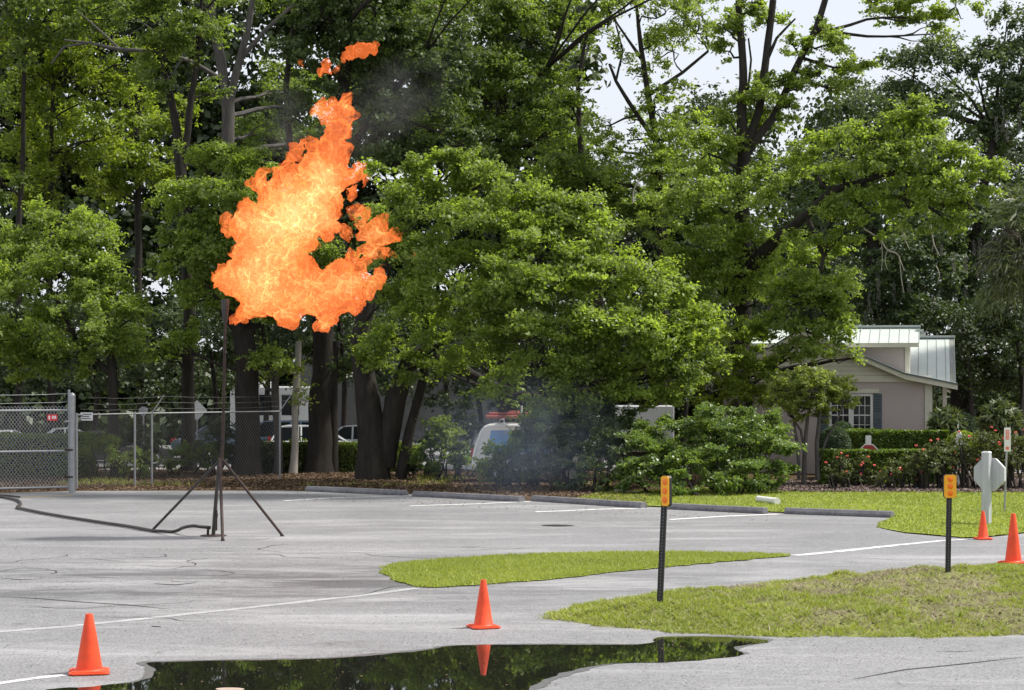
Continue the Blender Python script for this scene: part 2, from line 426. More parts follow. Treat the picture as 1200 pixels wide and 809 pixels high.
# ------------------------------------------------------------------ ground
def sheet(name, poly, z, mt, kind='structure', sub=0, label=None, parent=None):
    """flat polygon sheet (world xy points)"""
    bm = bmesh.new(); vs = [bm.verts.new((p[0], p[1], z)) for p in poly]; bm.faces.new(vs)
    bmesh.ops.triangulate(bm, faces=bm.faces); bmesh.ops.recalc_face_normals(bm, faces=bm.faces)
    if sum(f.normal.z for f in bm.faces) < 0: bmesh.ops.reverse_faces(bm, faces=bm.faces)
    me = bpy.data.meshes.new(name); bm.to_mesh(me); bm.free()
    o = link(name, me, parent, mt); tag(o, label, None, None, kind); return o
def rough_edge(pts, amp=.08, step=.35, seed=0, closed=True, f=1.3):
    out = []; n = len(pts)
    for i in range(n if closed else n-1):
        a, b = Vector(pts[i]), Vector(pts[(i+1) % n]); m_ = max(1, int((b-a).length/step))
        for j in range(m_):
            q = a.lerp(b, j/m_); nv = mnoise.noise_vector(Vector((q.x*f, q.y*f, seed)))+.5*mnoise.noise_vector(Vector((q.x*f*4, q.y*f*3, seed)))
            out.append((q.x+nv.x*amp*1.5, q.y+nv.y*amp))
    return out
def smooth_loop(pts, it=2):
    for _ in range(it):
        q = []
        for i in range(len(pts)):
            a, b = pts[i], pts[(i+1) % len(pts)]
            q.append((a[0]*.75+b[0]*.25, a[1]*.75+b[1]*.25)); q.append((a[0]*.25+b[0]*.75, a[1]*.25+b[1]*.75))
        pts = q
    return pts
def gp(L): return [(G(x, y).x, G(x, y).y) for x, y in L]

sheet('ground', [(-900, -300), (900, -300), (900, 1500), (-900, 1500)], -.02, M['litter'])
lot_far = [(-60, 60.5), (G(-200, 578).x, DG(578))]+gp([(0, 578), (85, 575.5), (200, 575), (330, 575), (480, 579), (620, 587), (760, 594), (905, 601), (1048, 605), (1030, 613), (1027, 618), (1060, 625), (1130, 631), (1150, 630.5), (1200, 625)])+[(60, G(0, 620).y), (120, 40), (120, -60), (-120, -60), (-120, 60.5)]
sheet('asphalt_lot', rough_edge(lot_far, .05, .8, 3), -.016+.012, M['asphalt'])
sheet('rear_parking_lot', [(-70, 77), (14, 77), (14, 104), (-70, 104)], -.012, M['asphalt_far'])
sheet('rear_road', [(8, 74.5), (60, 74.5), (60, 77), (8, 77)], -.008, M['path'])
lawn_poly = gp([(700, 578), (820, 572), (930, 577), (1060, 577), (1200, 577.5)])+[(60, DG(577.5)), (60, G(0, 622).y)]+gp([(1200, 624), (1150, 629.5), (1130, 630), (1060, 624), (1029, 618), (1032, 613), (1050, 604), (905, 600), (760, 593), (660, 587)])
sheet('lawn', rough_edge(lawn_poly, .06, .5, 9), .008, M['lawn'])
sheet('mulch_bed', rough_edge(gp([(900, 575), (915, 565), (1000, 561), (1200, 560)])+[(40, DG(560)), (40, DG(577.5))]+gp([(1200, 577.5), (1060, 577), (940, 577)]), .1, .5, 4), .012, M['mulch'])
island = smooth_loop(gp([(443, 667), (470, 660), (540, 655), (600, 651), (700, 648.5), (800, 647.5), (900, 650), (932, 651.5), (880, 656), (760, 667), (640, 680), (560, 686), (500, 690), (470, 683)]), 1)
island = rough_edge(island, .09, .12, 12, f=2.4)
tag(sheet('grass_island', island, .014, M['lawn']), None)
verge = gp([(640, 724), (662, 715), (700, 706), (760, 699), (850, 690), (940, 682), (1000, 676), (1060, 670), (1110, 668), (1200, 667)])+[(30, DG(667)), (30, DG(746))]+gp([(1200, 745), (1100, 747), (1000, 747), (900, 746), (800, 742), (720, 735), (670, 730)])

# mounded verge: a height field clipped to the polygon
def inside(poly, X, Y):
    c = np.zeros(X.shape, bool); n = len(poly)
    for i in range(n):
        x1, y1 = poly[i][:2]; x2, y2 = poly[(i+1) % n][:2]
        if y1 == y2: continue
        c ^= ((y1 > Y) != (y2 > Y)) & (X < (x2-x1)*(Y-y1)/(y2-y1)+x1)
    return c
def edge_dist(poly, X, Y):
    d = np.full(X.shape, 1e9); n = len(poly)
    for i in range(n):
        x1, y1 = poly[i][:2]; x2, y2 = poly[(i+1) % n][:2]; L2 = (x2-x1)**2+(y2-y1)**2+1e-12
        t = np.clip(((X-x1)*(x2-x1)+(Y-y1)*(y2-y1))/L2, 0, 1)
        d = np.minimum(d, np.hypot(X-x1-t*(x2-x1), Y-y1-t*(y2-y1)))
    return d
def vnoise(X, Y, s, seed=0):
    rs = np.random.RandomState(seed); tab = rs.rand(64, 64)
    x = X*s+1000; y = Y*s+1000; xi = np.floor(x).astype(int); yi = np.floor(y).astype(int); fx = x-xi; fy = y-yi
    fx = fx*fx*(3-2*fx); fy = fy*fy*(3-2*fy)
    g = lambda a, b: tab[a % 64, b % 64]
    return (g(xi, yi)*(1-fx)+g(xi+1, yi)*fx)*(1-fy)+(g(xi, yi+1)*(1-fx)+g(xi+1, yi+1)*fx)*fy
def fbm(X, Y, s, seed=0, o=4):
    return sum(vnoise(X, Y, s*2**i, seed+i)*.5**i for i in range(o))/sum(.5**i for i in range(o))
verge_e = rough_edge(verge, .13, .15, 21, f=2.2)
def verge_h(X, Y):
    d = edge_dist(verge, X, Y)
    m_ = np.clip(d/1.2, 0, 1); m_ = m_*m_*(3-2*m_)
    return .01+.16*m_+.22*m_*(fbm(X, Y, 1.1, 5)-.5)+.17*np.clip(d/.3, 0, 1)*(fbm(X, Y, 4.2, 8, 3)-.5)
def dirt(X, Y): return .05*np.clip((X-3)/3, 0, 1)*np.exp(-((Y-33.6)/1.3)**2)-.03*np.clip((31-Y)/1.5, 0, 1)+.62*fbm(X*1.0, Y*.5, .8, 31, 3)+.38*fbm(X, Y*.7, 3.5, 35, 3)-.06*np.clip(1-edge_dist(verge, X, Y)/.8, 0, 1)
gx = np.arange(0, 30, .12); gy = np.arange(DG(750), DG(660), .12)
X, Y = np.meshgrid(gx, gy); ins = inside(verge_e, X, Y); Z = np.where(ins, verge_h(X, Y), -.05)
idx = np.arange(X.size).reshape(X.shape)
keep = ins[:-1, :-1] | ins[1:, :-1] | ins[:-1, 1:] | ins[1:, 1:]
q = np.stack([idx[:-1, :-1], idx[:-1, 1:], idx[1:, 1:], idx[1:, :-1]], -1)[keep]
me = bpy.data.meshes.new('grass_verge'); me.from_pydata(np.stack([X.ravel(), Y.ravel(), Z.ravel()], 1).tolist(), [], q.tolist())
me.polygons.foreach_set('use_smooth', [True]*len(me.polygons))
tag(link('grass_verge', me, None, M['rough_lawn']), None, None, None, 'structure')

def blades(name, poly, n, hh, mt, zf, thr=None, size=None, label=None, lean=.5, wmul=1.0, xr=None):
    xs = [p[0] for p in poly]; ys = [p[1] for p in poly]
    x0, x1 = (min(xs), max(xs)) if xr is None else xr
    x = RNG.uniform(x0, x1, n); y = RNG.uniform(min(ys), max(ys), n)
    k = inside(poly, x, y)
    if thr is not None: k &= thr(x, y)
    x, y = x[k], y[k]; z = zf(x, y)
    n = len(x); h = hh*RNG.uniform(.5, 1.35, n)
    d = RNG.normal(size=(n, 2))*lean; th = RNG.uniform(0, np.pi, n); wd = .012*wmul*RNG.uniform(.7, 1.4, n)
    V = np.empty((n, 3, 3)); V[:, 0] = np.stack([x-np.cos(th)*wd, y-np.sin(th)*wd, z-.01], 1); V[:, 1] = np.stack([x+np.cos(th)*wd, y+np.sin(th)*wd, z-.01], 1)
    V[:, 2] = np.stack([x+d[:, 0]*h, y+d[:, 1]*h, z+h], 1)
    me = bpy.data.meshes.new(name); me.vertices.add(3*n); me.vertices.foreach_set('co', V.astype(np.float32).ravel())
    me.loops.add(3*n); me.loops.foreach_set('vertex_index', np.arange(3*n, dtype=np.int32))
    me.polygons.add(n); me.polygons.foreach_set('loop_start', np.arange(0, 3*n, 3, dtype=np.int32))
    at = me.attributes.new('tint', 'FLOAT', 'FACE'); tt = .5*RNG.random(n)+.5*fbm(x, y, .7, 77, 3)
    at.data.foreach_set('value', tt.astype(np.float32)); me.update(calc_edges=True)
    o = link(name, me, None, mt); tag(o, label, 'grass' if label else None, None, 'stuff'); return o
blades('verge_grass', rough_edge(verge_e, .10, .07, 55, f=6), 160000, .055, M['grass'], verge_h, lambda x, y: dirt(x, y)+RNG.uniform(-.05, .05, len(x)) < .548, label='rough green grass on the mounded verge beside the puddle', lean=.9, xr=(0, 14))
blades('verge_dry_grass', verge_e, 60000, .05, M['grass_dry'], verge_h, lambda x, y: dirt(x, y)+RNG.uniform(-.10, .08, len(x)) > .51, label='dead straw tufts over bare patches of the mounded verge', lean=1.3, xr=(0, 14))
blades('island_grass', rough_edge(island, .10, .07, 56, f=6), 75000, .05, M['grass'], lambda x, y: x*0+.014, label='mown green grass of the pointed island in the lot', lean=.9)
blades('lawn_grass', rough_edge(lawn_poly, .14, .10, 57, f=4), 85000, .05, M['grass'], lambda x, y: x*0+.008, label='bright mown lawn behind the wheel stops', lean=.8, wmul=1.8, xr=(2, 24))

def scatter(name, poly, n, size, mt, label, z=.01, xr=None, thr=None, up=2.0, cat='litter'):
    xs = [p[0] for p in poly]; ys = [p[1] for p in poly]; x0, x1 = (min(xs), max(xs)) if xr is None else xr
    x = RNG.uniform(x0, x1, n); y = RNG.uniform(min(ys), max(ys), n); k = inside(poly, x, y)
    if thr is not None: k &= thr(x, y)
    x, y = x[k], y[k]; P = np.stack([x, y, (z(x, y) if callable(z) else np.full(len(x), z))+RNG.uniform(0, .03, len(x))], 1)
    o = leaf_obj(name, P, RNG.uniform(.6, 1.4, len(x))*size, mt, None, (0, 0, 0), up); tag(o, label, cat, None, 'stuff'); return o
litter_poly = [(-40, 62.5)]+gp([(0, 577), (85, 575), (330, 574), (480, 578), (620, 586), (760, 592), (760, 575), (900, 572)])+[(11, 77), (-40, 77)]
scatter('leaf_litter', litter_poly, 60000, .10, M['dead_leaf'], 'brown fallen leaves under the trees along the lot edge', 0, (-22, 12))
scatter('mulch_chips', gp([(905, 574), (920, 564), (1000, 561), (1215, 560), (1215, 578), (940, 577.5)]), 30000, .11, M['chip'], 'brown mulch chips spread under the rose bushes', .02, cat='mulch')
blades('understory_weeds', litter_poly, 30000, .12, M['grass'], lambda x, y: x*0-.01, lambda x, y: (fbm(x, y, .35, 90, 3) > .62) & (y > 66), label='patches of weeds growing through the leaf litter', lean=.5, wmul=2, xr=(-22, 12))
scatter('verge_debris', verge_e, 3500, .06, M['dead_leaf'], 'dead leaves caught in the bare patches of the verge', verge_h, (0, 14), lambda x, y: dirt(x, y) > .52)
scatter('curb_leaves', gp([(330, 577), (620, 590), (900, 604), (905, 612), (620, 600), (330, 586)]), 900, .06, M['dead_leaf'], 'fallen leaves blown against the concrete wheel stops', .0, None, None, 4)
scatter('road_grit', gp([(0, 809), (0, 640), (440, 640), (640, 720), (1200, 750), (1200, 830), (0, 830)]), 5200, .024, M['dead_leaf'], 'small bits of grit and leaf lying on the wet asphalt', -.002, None, None, 4)

# puddle
pud = gp([(50, 809), (72, 806.5), (110, 805.5), (165, 798), (186, 789), (181, 782), (166, 776.5), (200, 775.5), (240, 774.5), (330, 773.5), (400, 771.5), (450, 767), (495, 763), (528, 756.5), (580, 756), (660, 755.5), (735, 756.5), (770, 753), (763, 748.5), (775, 746.5), (830, 746), (880, 748), (908, 751.5), (868, 757), (858, 762), (878, 768), (800, 776), (720, 777), (680, 783), (650, 791), (630, 800), (618, 812), (590, 850), (300, 900), (0, 880), (-30, 830)])
tag(sheet('puddle', rough_edge(smooth_loop(pud, 1), .05, .07, 41, f=2.6), .003, M['water'], 'structure'))
fr = []
for i_, q_ in enumerate(pud):
    cx_, cy_ = sum(t_[0] for t_ in pud)/len(pud), sum(t_[1] for t_ in pud)/len(pud); fr.append((q_[0]+(.10 if q_[0] > cx_ else -.10), q_[1]+(.10 if q_[1] > cy_ else -.10)))
sheet('wet_fringe', rough_edge(smooth_loop(fr, 1), .07, .07, 43, f=2.2), .0005, worn('wet_asphalt', (.075, .075, .078), (.16, .158, .16), 14, .35, .5))
# pale sandy silt spot breaking the surface of the puddle
silt = rough_edge(smooth_loop(gp([(250, 808), (262, 806.3), (280, 806.5), (290, 808), (282, 810), (262, 810)]), 1), .02, .08, 5)
sheet('silt_patch', silt, .006, worn('sand', (.30, .22, .17), (.42, .34, .28), 9, .9, .3))
# painted lines
def stripe(name, L, wd, mt, z=0.0, seed=0):
    P = [G(x, y) for x, y in L]; ws = wd if isinstance(wd, list) else [wd]*len(P); pts = []
    for i in range(len(P)-1):
        m_ = max(1, int((P[i+1]-P[i]).length/.3))
        for j in range(m_): pts.append((P[i].lerp(P[i+1], j/m_), ws[i]+(ws[i+1]-ws[i])*j/m_))
    pts.append((P[-1], ws[-1])); A, B = [], []
    for i, (p, w_) in enumerate(pts):
        t = (pts[min(i+1, len(pts)-1)][0]-pts[max(0, i-1)][0]).normalized(); nn = Vector((-t.y, t.x, 0))
        e1 = mnoise.noise(Vector((p.x*3, p.y*3, seed)))*w_*.22; e2 = mnoise.noise(Vector((p.x*3, p.y*3, seed+5)))*w_*.22
        A.append(p+nn*(w_/2+e1)); B.append(p-nn*(w_/2+e2))
    vs = [(v.x, v.y, z) for v in A+B]; n = len(A)
    me = bpy.data.meshes.new(name); me.from_pydata(vs, [], [(i, i+1, n+i+1, n+i) for i in range(n-1)])
    return tag(link(name, me, None, mt), None, None, None, 'structure')
stripe('parking_line', [(333, 587), (390, 583.5), (482, 581)], .15, M['bay'], 0.0, 1)
stripe('parking_line', [(480, 593), (560, 590.5), (622, 587.5)], .15, M['bay'], 0.0, 2)
stripe('parking_line', [(628, 600), (700, 597), (756, 595.5)], .15, M['bay'], 0.0, 3)
stripe('parking_line', [(785, 609), (850, 605), (912, 602.5)], .15, M['bay'], 0.0, 4)
stripe('driveway_line', [(932, 651), (980, 646.5), (1040, 640), (1105, 633.5), (1135, 632)], [.26, .26, .22, .18, .1], M['line'], 0.0, 5)
stripe('faded_line', [(-10, 741), (80, 734), (180, 724), (330, 708), (430, 697), (490, 689)], .20, M['faded'], 0.0, 6)
stripe('faded_line', [(-10, 802), (40, 795), (75, 791)], .16, M['line'], 0.0, 7)
stripe('faded_line', [(600, 729), (680, 731)], .08, M['faded'], 0.0, 8)
stripe('faded_line', [(990, 652), (1080, 658), (1110, 661)], .07, M['faded'], 0.0, 9)
stripe('yellow_line', [(22, 583), (60, 581.5), (85, 581)], .22, M['yellow'], 0.0, 10)
# cracks and dark joints
crackm = mat('crack', (.035, .034, .034), .9)
for i, (L, wd) in enumerate([([(-5, 677), (25, 679.5), (50, 678.5)], .05), ([(0, 699), (50, 702), (100, 706), (150, 709), (200, 714)], .05),
        ([(60, 655), (110, 655), (150, 659)], .03), ([(180, 684), (205, 685.5), (230, 683)], .10), ([(178, 734), (188, 734.5)], .06), ([(300, 678), (380, 682), (420, 681)], .035),
        ([(1000, 796), (1060, 785), (1130, 778), (1200, 770)], .04), ([(1095, 763), (1120, 764), (1140, 763)], .03), ([(900, 706-20), (940, 684), (985, 681.5)], .16)]):
    stripe('asphalt_crack', L, [wd*.3]+[wd]*(len(L)-2)+[wd*.3] if len(L) > 2 else wd, crackm, .002, 20+i)
rc = random.Random(5)
for i in range(22):
    x_, y_ = rc.uniform(-14, 2), rc.uniform(29.5, 45); ang = rc.uniform(-.5, .5)+(1.4 if rc.random() < .25 else 0); P_ = []
    for j in range(rc.randint(6, 16)):
        P_.append((x_, y_)); ang += rc.gauss(0, .35); x_ += math.cos(ang)*.22; y_ += math.sin(ang)*.22
    if any(inside([(q[0], q[1]) for q in island], np.array([q[0]]), np.array([q[1]]))[0] for q in P_): continue
    pxl = [(600+q[0]*F/q[1], HZ+H*F/q[1]) for q in P_]
    stripe('asphalt_crack', pxl, [.008]+[rc.uniform(.012, .035) for _ in pxl[2:]]+[.006], crackm, .002, 60+i)
floaters = scatter('floating_leaves', pud, 140, .05, M['dead_leaf'], 'a few small leaves floating on the dark puddle', .004, None, None, 6)
# dark drain slot sunk in the lot
dr = smooth_loop(gp([(632, 615.6), (648, 614.8), (668, 615.4), (675, 616.3), (655, 617.2), (640, 616.7)]), 1)
sheet('pothole', dr, .002, mat('wet_pothole', (.03, .03, .032), .35))

# ------------------------------------------------------------------ wheel stops
for i, (a_, b_, lb) in enumerate([((360, 576), (475, 581), 'leftmost concrete wheel stop, lying in tree shade near the flare stand'),
        ((486, 582), (612, 588.5), 'second concrete wheel stop from the left, in the bluish smoke'),
        ((626, 587.5), (755, 596), 'concrete wheel stop with a pale chipped end, left of the leaning amber post'),
        ((785, 597), (898, 602.5), 'concrete wheel stop below the big bush and the white pipe'),
        ((922, 602.5), (1048, 607), 'rightmost concrete wheel stop at the lawn edge')]):
    A, B = G(*a_), G(*b_); L_ = (B-A).length; ang = math.atan2((B-A).y, (B-A).x)
    e = empty('wheel_stop', (A+B)/2+Vector((0, .18, 0)), lb, 'wheel stop', 'wheel stops along the lot edge', ang)
    mb = MB(); mb.prism([(-.15, 0), (.15, 0), (.15, .07), (.09, .16), (-.09, .16), (-.15, .07)], -L_/2, L_/2, lambda u, v, t: (t, u, v))
    mb.build('kerb_block', M['kerb'], e, False, (0, 0, 0), .015)
    for s_ in (-1, 1):
        MB().lathe([(.0, .175), (.02, .172), (.025, .158)], (s_*L_*.36, 0, 0), 10).build('anchor_pin', M['rust'], e, True)

# ------------------------------------------------------------------ cones
def cone(px, py, h_px, wpx, rz, lb):
    p = G(px, py); sc = F/p.y; h = h_px/sc; bw = wpx/sc/1.18
    e = empty('traffic_cone', p, lb, 'traffic cone', 'orange traffic cones', rz)
    b = MB(); n = 8; r = bw/2; c = r*.22
    oc = [(-r+c, -r), (r-c, -r), (r, -r+c), (r, r-c), (r-c, r), (-r+c, r), (-r, r-c), (-r, -r+c)]
    b.prism(oc, .004, .028, lambda u, v, t: (u, v, t)); b.prism([(u*.86, v*.86) for u, v in oc], .028, .04, lambda u, v, t: (u, v, t))
    b.build('base', M['cone'], e, False, (0, 0, 0), .006)
    r0 = bw*.33; r1 = bw*.095
    MB().lathe([(r0*1.12, .04), (r0, .055), (r0*.5+r1*.5, .055+(h-.055)*.5), (r1, h-.012), (r1*.86, h), (r1*.6, h), (r1*.55, h-.05), (r1*.5, h-.3)], (0, 0, 0), 32).build('cone_body', M['cone'], e, True)
cone(104.5, 788.5, 69, 55, R(12), 'orange traffic cone nearest the camera, left of the puddle')
cone(566.5, 735.5, 56, 40, R(20), 'orange traffic cone behind the puddle, mirrored in its water')
cone(1152, 632, 33, 22, R(8), 'small orange traffic cone at the foot of the octagonal sign')
cone(1187.5, 660, 58, 34, R(30), 'tall orange traffic cone at the right end of the grass verge')

# ------------------------------------------------------------------ delineator posts
def delineator(bx, by, tx, ty, ph, pw, rot, lb, wpost):
    p = G(bx, by, .13); top = W(tx, ty, p.y); e = empty('marker_post', p, lb, 'marker post', 'black marker posts with amber reflectors')
    sc = p.y/F; wd = wpost*sc; v = top-p; hh = v.z
    ax = v.normalized(); m_ = MB()
    # U channel section
    t_ = .006; sec = [(-wd/2, 0), (-wd/2, .035), (-wd/2+t_, .035), (-wd/2+t_, t_), (wd/2-t_, t_), (wd/2-t_, .035), (wd/2, .035), (wd/2, 0)]
    ca, sa = math.cos(rot*.5), math.sin(rot*.5)
    def fn(u, w_, t): return p+ax*t+Vector((u*ca-w_*sa, u*sa+w_*ca, 0))
    m_.prism(sec, -.1, hh*.995, fn); m_.build('post', M['black'], e, False, p)
    hol = MB(); nh = int(hh/.05)
    for i in range(nh):
        z = .05+i*.05
        if z > hh-.45: break
        c = fn(0, -.0015, z); hol.box(c, (.009, .002, .014))
    hol.build('punched_hole', mat('painted_hole_glint', (.30, .30, .29), .5), e, False, p)['kind'] = 'stuff'  # pale boxes paint the dots of light at the punched holes
    rm = Matrix.Rotation(rot, 3, 'Z'); pc = W(tx, ty+ph/2, p.y)+Vector((0, -.03, 0))
    hw, hh2 = pw*sc/2, ph*sc/2; c_ = .03
    oc = [(-hw+c_, -hh2), (hw-c_, -hh2), (hw, -hh2+c_), (hw, hh2-c_), (hw-c_, hh2), (-hw+c_, hh2), (-hw, hh2-c_), (-hw, -hh2+c_)]
    MB().prism([(u*1.0, v_*1.0) for u, v_ in oc], -.012, .0, lambda u, v_, t: pc+rm @ Vector((u, t, v_))).build('panel', M['amber'], e, False, p)
    MB().prism([(u*1.04, v_*1.02) for u, v_ in oc], .0, .055, lambda u, v_, t: pc+rm @ Vector((u, t+.001, v_))).build('backing_plate', M['black'], e, False, p)
    for j in (-1, 0, 1):
        q = pc+Vector((0, 0, j*hh2*.60)); rr = min(hw*.62, hh2*.25)
        l = MB(); prof = [(0, -.024), (rr*.6, -.021), (rr, -.014), (rr, -.010)]
        n = 20; vs = []; fs = []
        for r_, d_ in prof:
            for k_ in range(n): vs.append(q+rm @ Vector((r_*math.cos(2*math.pi*k_/n), d_, r_*math.sin(2*math.pi*k_/n))))
        for i in range(3):
            for k_ in range(n): fs.append((i*n+k_, i*n+(k_+1) % n, (i+1)*n+(k_+1) % n, (i+1)*n+k_))
        l.add(vs, fs); l.build('reflector', M['amber_lens'], e, True, p)
delineator(772.5, 713, 779.5, 558, 35, 13, R(-50), 'black marker post with amber reflectors leaning right at the verge tip', 7)
delineator(1111, 677, 1113, 556.5, 27, 14.5, R(4), 'upright black perforated marker post with square-on amber reflector near the octagonal sign', 6)

# ------------------------------------------------------------------ octagonal sign seen from behind
p = G(1156, 614.5); D_ = p.y; sc = D_/F
e = empty('octagonal_sign', p, 'back of a white wooden octagonal road sign on a thick post in the lawn', 'sign')
rm = Matrix.Rotation(R(-36), 3, 'Z')
def octp(r): return [(r*math.cos(R(22.5+45*k)), r*math.sin(R(22.5+45*k))) for k in range(8)]
cz = W(1157, 556, D_).z; cx = W(1157, 556, D_).x; ro = 17*sc/math.cos(R(22.5))*1.10
cc = Vector((cx, D_, cz))
pw = 13*sc
mb = MB(); 
def bx(c, d): mb.box(c, d, rm)
bx(Vector((cx-.02, D_, (W(0, 531, D_).z)/2)), (pw*.70, pw*.70, W(0, 531, D_).z+.0)); mb.build('post', M['signboard'], e, False, p, .008)
MB().box(Vector((cx-.02, D_, W(0, 531, D_).z+.02)), (pw*.74, pw*.74, .04), rm, .8).build('post_cap', M['white'], e, False, p)
off = rm @ Vector((0, pw*.355, 0))
MB().prism(octp(ro), .0, .06, lambda u, v, t: cc+off+rm @ Vector((u, t, v))).build('back_board', M['signboard'], e, False, p, .004)
MB().prism(octp(ro*.96), .085, .15, lambda u, v, t: cc+off+rm @ Vector((u, t, v))).build('front_board', M['white'], e, False, p, .004)
MB().prism(octp(ro*.90),   .151, .156, lambda u, v, t: cc+off+rm @ Vector((u, t, v))).build('sign_face', M['red_sign'], e, False, p)
for s_ in (-1, 1):
    MB().box(cc+rm @ Vector((0, -pw*.355, s_*.16)), (.03, .02, .03), rm).build('bolt', M['galv'], e, False, p)

# narrow white sign with red print
p = G(1177, 600); D_ = p.y; sc = D_/F
e = empty('narrow_sign', p, 'narrow white sign with faded red print on a grey pole', 'sign')
tp = W(1180.5, 505, D_)
MB().tube([p-Vector((0, 0, .1)), p.lerp(tp, .5), tp], .028, 10).build('pole', M['galv'], e, True, p)
c = W(1180.2, 515.3, D_)-Vector((0, .035, 0)); sw, sh = 8*sc, 28*sc; rm = Matrix.Rotation(R(8), 3, 'Z')
MB().box(c, (sw, .008, sh), rm).build('plate', M['white'], e, False, p, .002)
for z_, h_ in ((.20, .40), (-.36, .13)): MB().box(c+Vector((0, -.006, sh*z_)), (sw*.51, .003, sh*h_), rm).build('red_print', M['redprint'], e, False, p)
gl = MB()
for k_ in range(6): gl.box(c+Vector((0, -.009, sh*(.05+.058*k_))), (sw*.30, .002, sh*.018), rm)
gl.build('print_gap', M['white'], e, False, p)

# white pipe lying on the lawn
p = G(899, 590); e = empty('white_pipe', p, 'short white pipe lying on the grass in front of the big bush', 'pipe')
a1 = G(888.5, 588.5)+Vector((0, 0, .09)); a2 = G(911, 591.5)+Vector((0, 0, .09)); dv = (a2-a1).normalized()
MB().tube([a1, a2-dv*.12], .095, 18, False).build('pipe', M['white'], e, True, p)
MB().tube([a2-dv*.14, a2], .105, 18, True).build('end_cap', M['white'], e, True, p)
MB().tube([a1+dv*.01, a1+dv*.02], .09, 18, True).build('end_cap', M['white'], e, True, p)

# ------------------------------------------------------------------ gas flare stand
p = G(250, 628); D_ = p.y; sc = D_/F
e = empty('flare_stand', p, 'rusty tripod stand with a tall pipe feeding the flame', 'flare stand')
def V2(px, py, dd=0): return W(px, py, D_+dd)
base = MB().lathe([(0, .012), (.30, .012), (.31, .004), (.31, 0), (0, 0)], p, 28); base.build('base_plate', M['rust'], e, True, p)
MB().tube([p+Vector((0, 0, .01)), V2(252, 600), V2(256.5, 545), V2(258, 538)], [.045, .045, .04, .04], 12).build('riser_pipe', M['darkpipe'], e, True, p)
MB().tube([V2(258, 545), V2(261, 520), V2(262.5, 450), V2(264, 372)], [.05, .038, .034, .034], 12).build('tall_pipe', M['rust'], e, True, p)
MB().lathe([(.03, 0), (.06, .10), (.085, .35), (.095, .55), (.08, .57), (.06, .52)], V2(264, 380), 18).build('burner_head', M['darkpipe'], e, True, p)
MB().tube([V2(257.5, 552), V2(259, 536)], .062, 14).build('collar', M['rust'], e, True, p)
MB().tube([V2(253.5, 622, -.08), V2(254, 598, -.08)], .022, 8).build('bleed_pipe', M['rust'], e, True, p)
MB().box(V2(254, 604, -.08), (.05, .05, .07)).build('valve', M['rust'], e, False, p)
MB().tube([V2(243.5, 627), V2(244, 617)], .03, 10).build('pipe_foot', M['rust'], e, True, p)
MB().tube([V2(256, 541), G(178.5, 623)+Vector((0, 0, .03))], .032, 10).build('leg', M['darkpipe'], e, True, p)
MB().tube([V2(261, 539), G(330.5, 628.5)+Vector((0, 0, .03))], .032, 10).build('leg', M['rust'], e, True, p)
MB().tube([V2(257.5, 538, -.06), G(261, 634)+Vector((0, 0, .03))], .036, 10).build('leg', M['rust'], e, True, p)
for q in (G(178.5, 623), G(330.5, 628.5), G(261, 634)): MB().lathe([(0, .04), (.045, .035), (.05, 0)], q, 10).build('foot', M['darkpipe'], e, True, p)

# black supply hose
hp = [G(-60, 585), G(-5, 584), G(12, 586), G(22, 589), G(24, 593), G(20, 596.5), G(30, 599), G(60, 605), G(110, 613), G(150, 619), G(178, 624), G(192, 625), G(205, 625)]
hp = [v+Vector((0, 0, .045)) for v in hp]+[W(215, 618.5, 45.6), W(226, 616.5, 45.3), W(236, 617.5, 45.3), W(247, 618.5, 45.3)]
def catmull(P, n=6):
    out = []
    for i in range(len(P)-1):
        p0, p1, p2, p3 = P[max(i-1, 0)], P[i], P[i+1], P[min(i+2, len(P)-1)]
        for j in range(n):
            t = j/n; out.append(.5*((2*p1)+(p2-p0)*t+(2*p0-5*p1+4*p2-p3)*t*t+(3*p1-p0-3*p2+p3)*t**3))
    return out+[P[-1]]
o = MB().tube(catmull(hp), .038, 10).build('supply_hose', M['darkpipe'], None, True)
tag(o, 'black supply hose snaking over the asphalt to the flare stand', 'hose')
hp2 = [G(-60, 583)+Vector((0, 0, .06)), G(0, 583)+Vector((0, 0, .06)), G(23, 584.5)+Vector((0, 0, .05))]
tag(MB().tube(catmull(hp2), .03, 8).build('pipe_stub', M['darkpipe'], None, True), 'short straight pipe end lying beside the hose at the left edge', 'pipe')

M['dark_wire'] = worn('dark_wire', (.13, .13, .13), (.09, .09, .09), 6, .6, .1, .3)  # darker steel than the gate wire
# ------------------------------------------------------------------ chain link gate and fence
def chain(name, A, B, z0, z1, parent, origin, sp=.105, r=.0065, mt=None):
    """woven wire: crossing diagonals from A to B between z0 and z1"""
    L_ = (B-A).length; u = (B-A).normalized(); nrm = Vector((-u.y, u.x, 0)); hh = z1-z0; slope = 1.35
    mb = MB(); k = int((L_+hh/slope)/sp)+2
    for i in range(-int(hh/slope/sp)-1, k):
        for s_ in (1, -1):
            x0 = i*sp; x1 = x0+hh/slope; za, zb = 0, hh
            if x0 > L_ or x1 < 0: continue
            if x0 < 0: za = -x0*slope; xa = 0
            else: xa = x0
            if x1 > L_: zb = (L_-x0)*slope; xb = L_
            else: xb = x1
            if zb-za < .03: continue
            if s_ < 0: xa, xb = L_-xa, L_-xb
            a_ = A+u*xa+nrm*(.006*s_); b_ = A+u*xb+nrm*(.006*s_); a_.z = z0+za; b_.z = z0+zb
            mb.tube([a_, b_], r, 3, False)
    o = mb.build(name, mt or M['wire'], parent, False, origin); o['kind'] = 'stuff'; return o
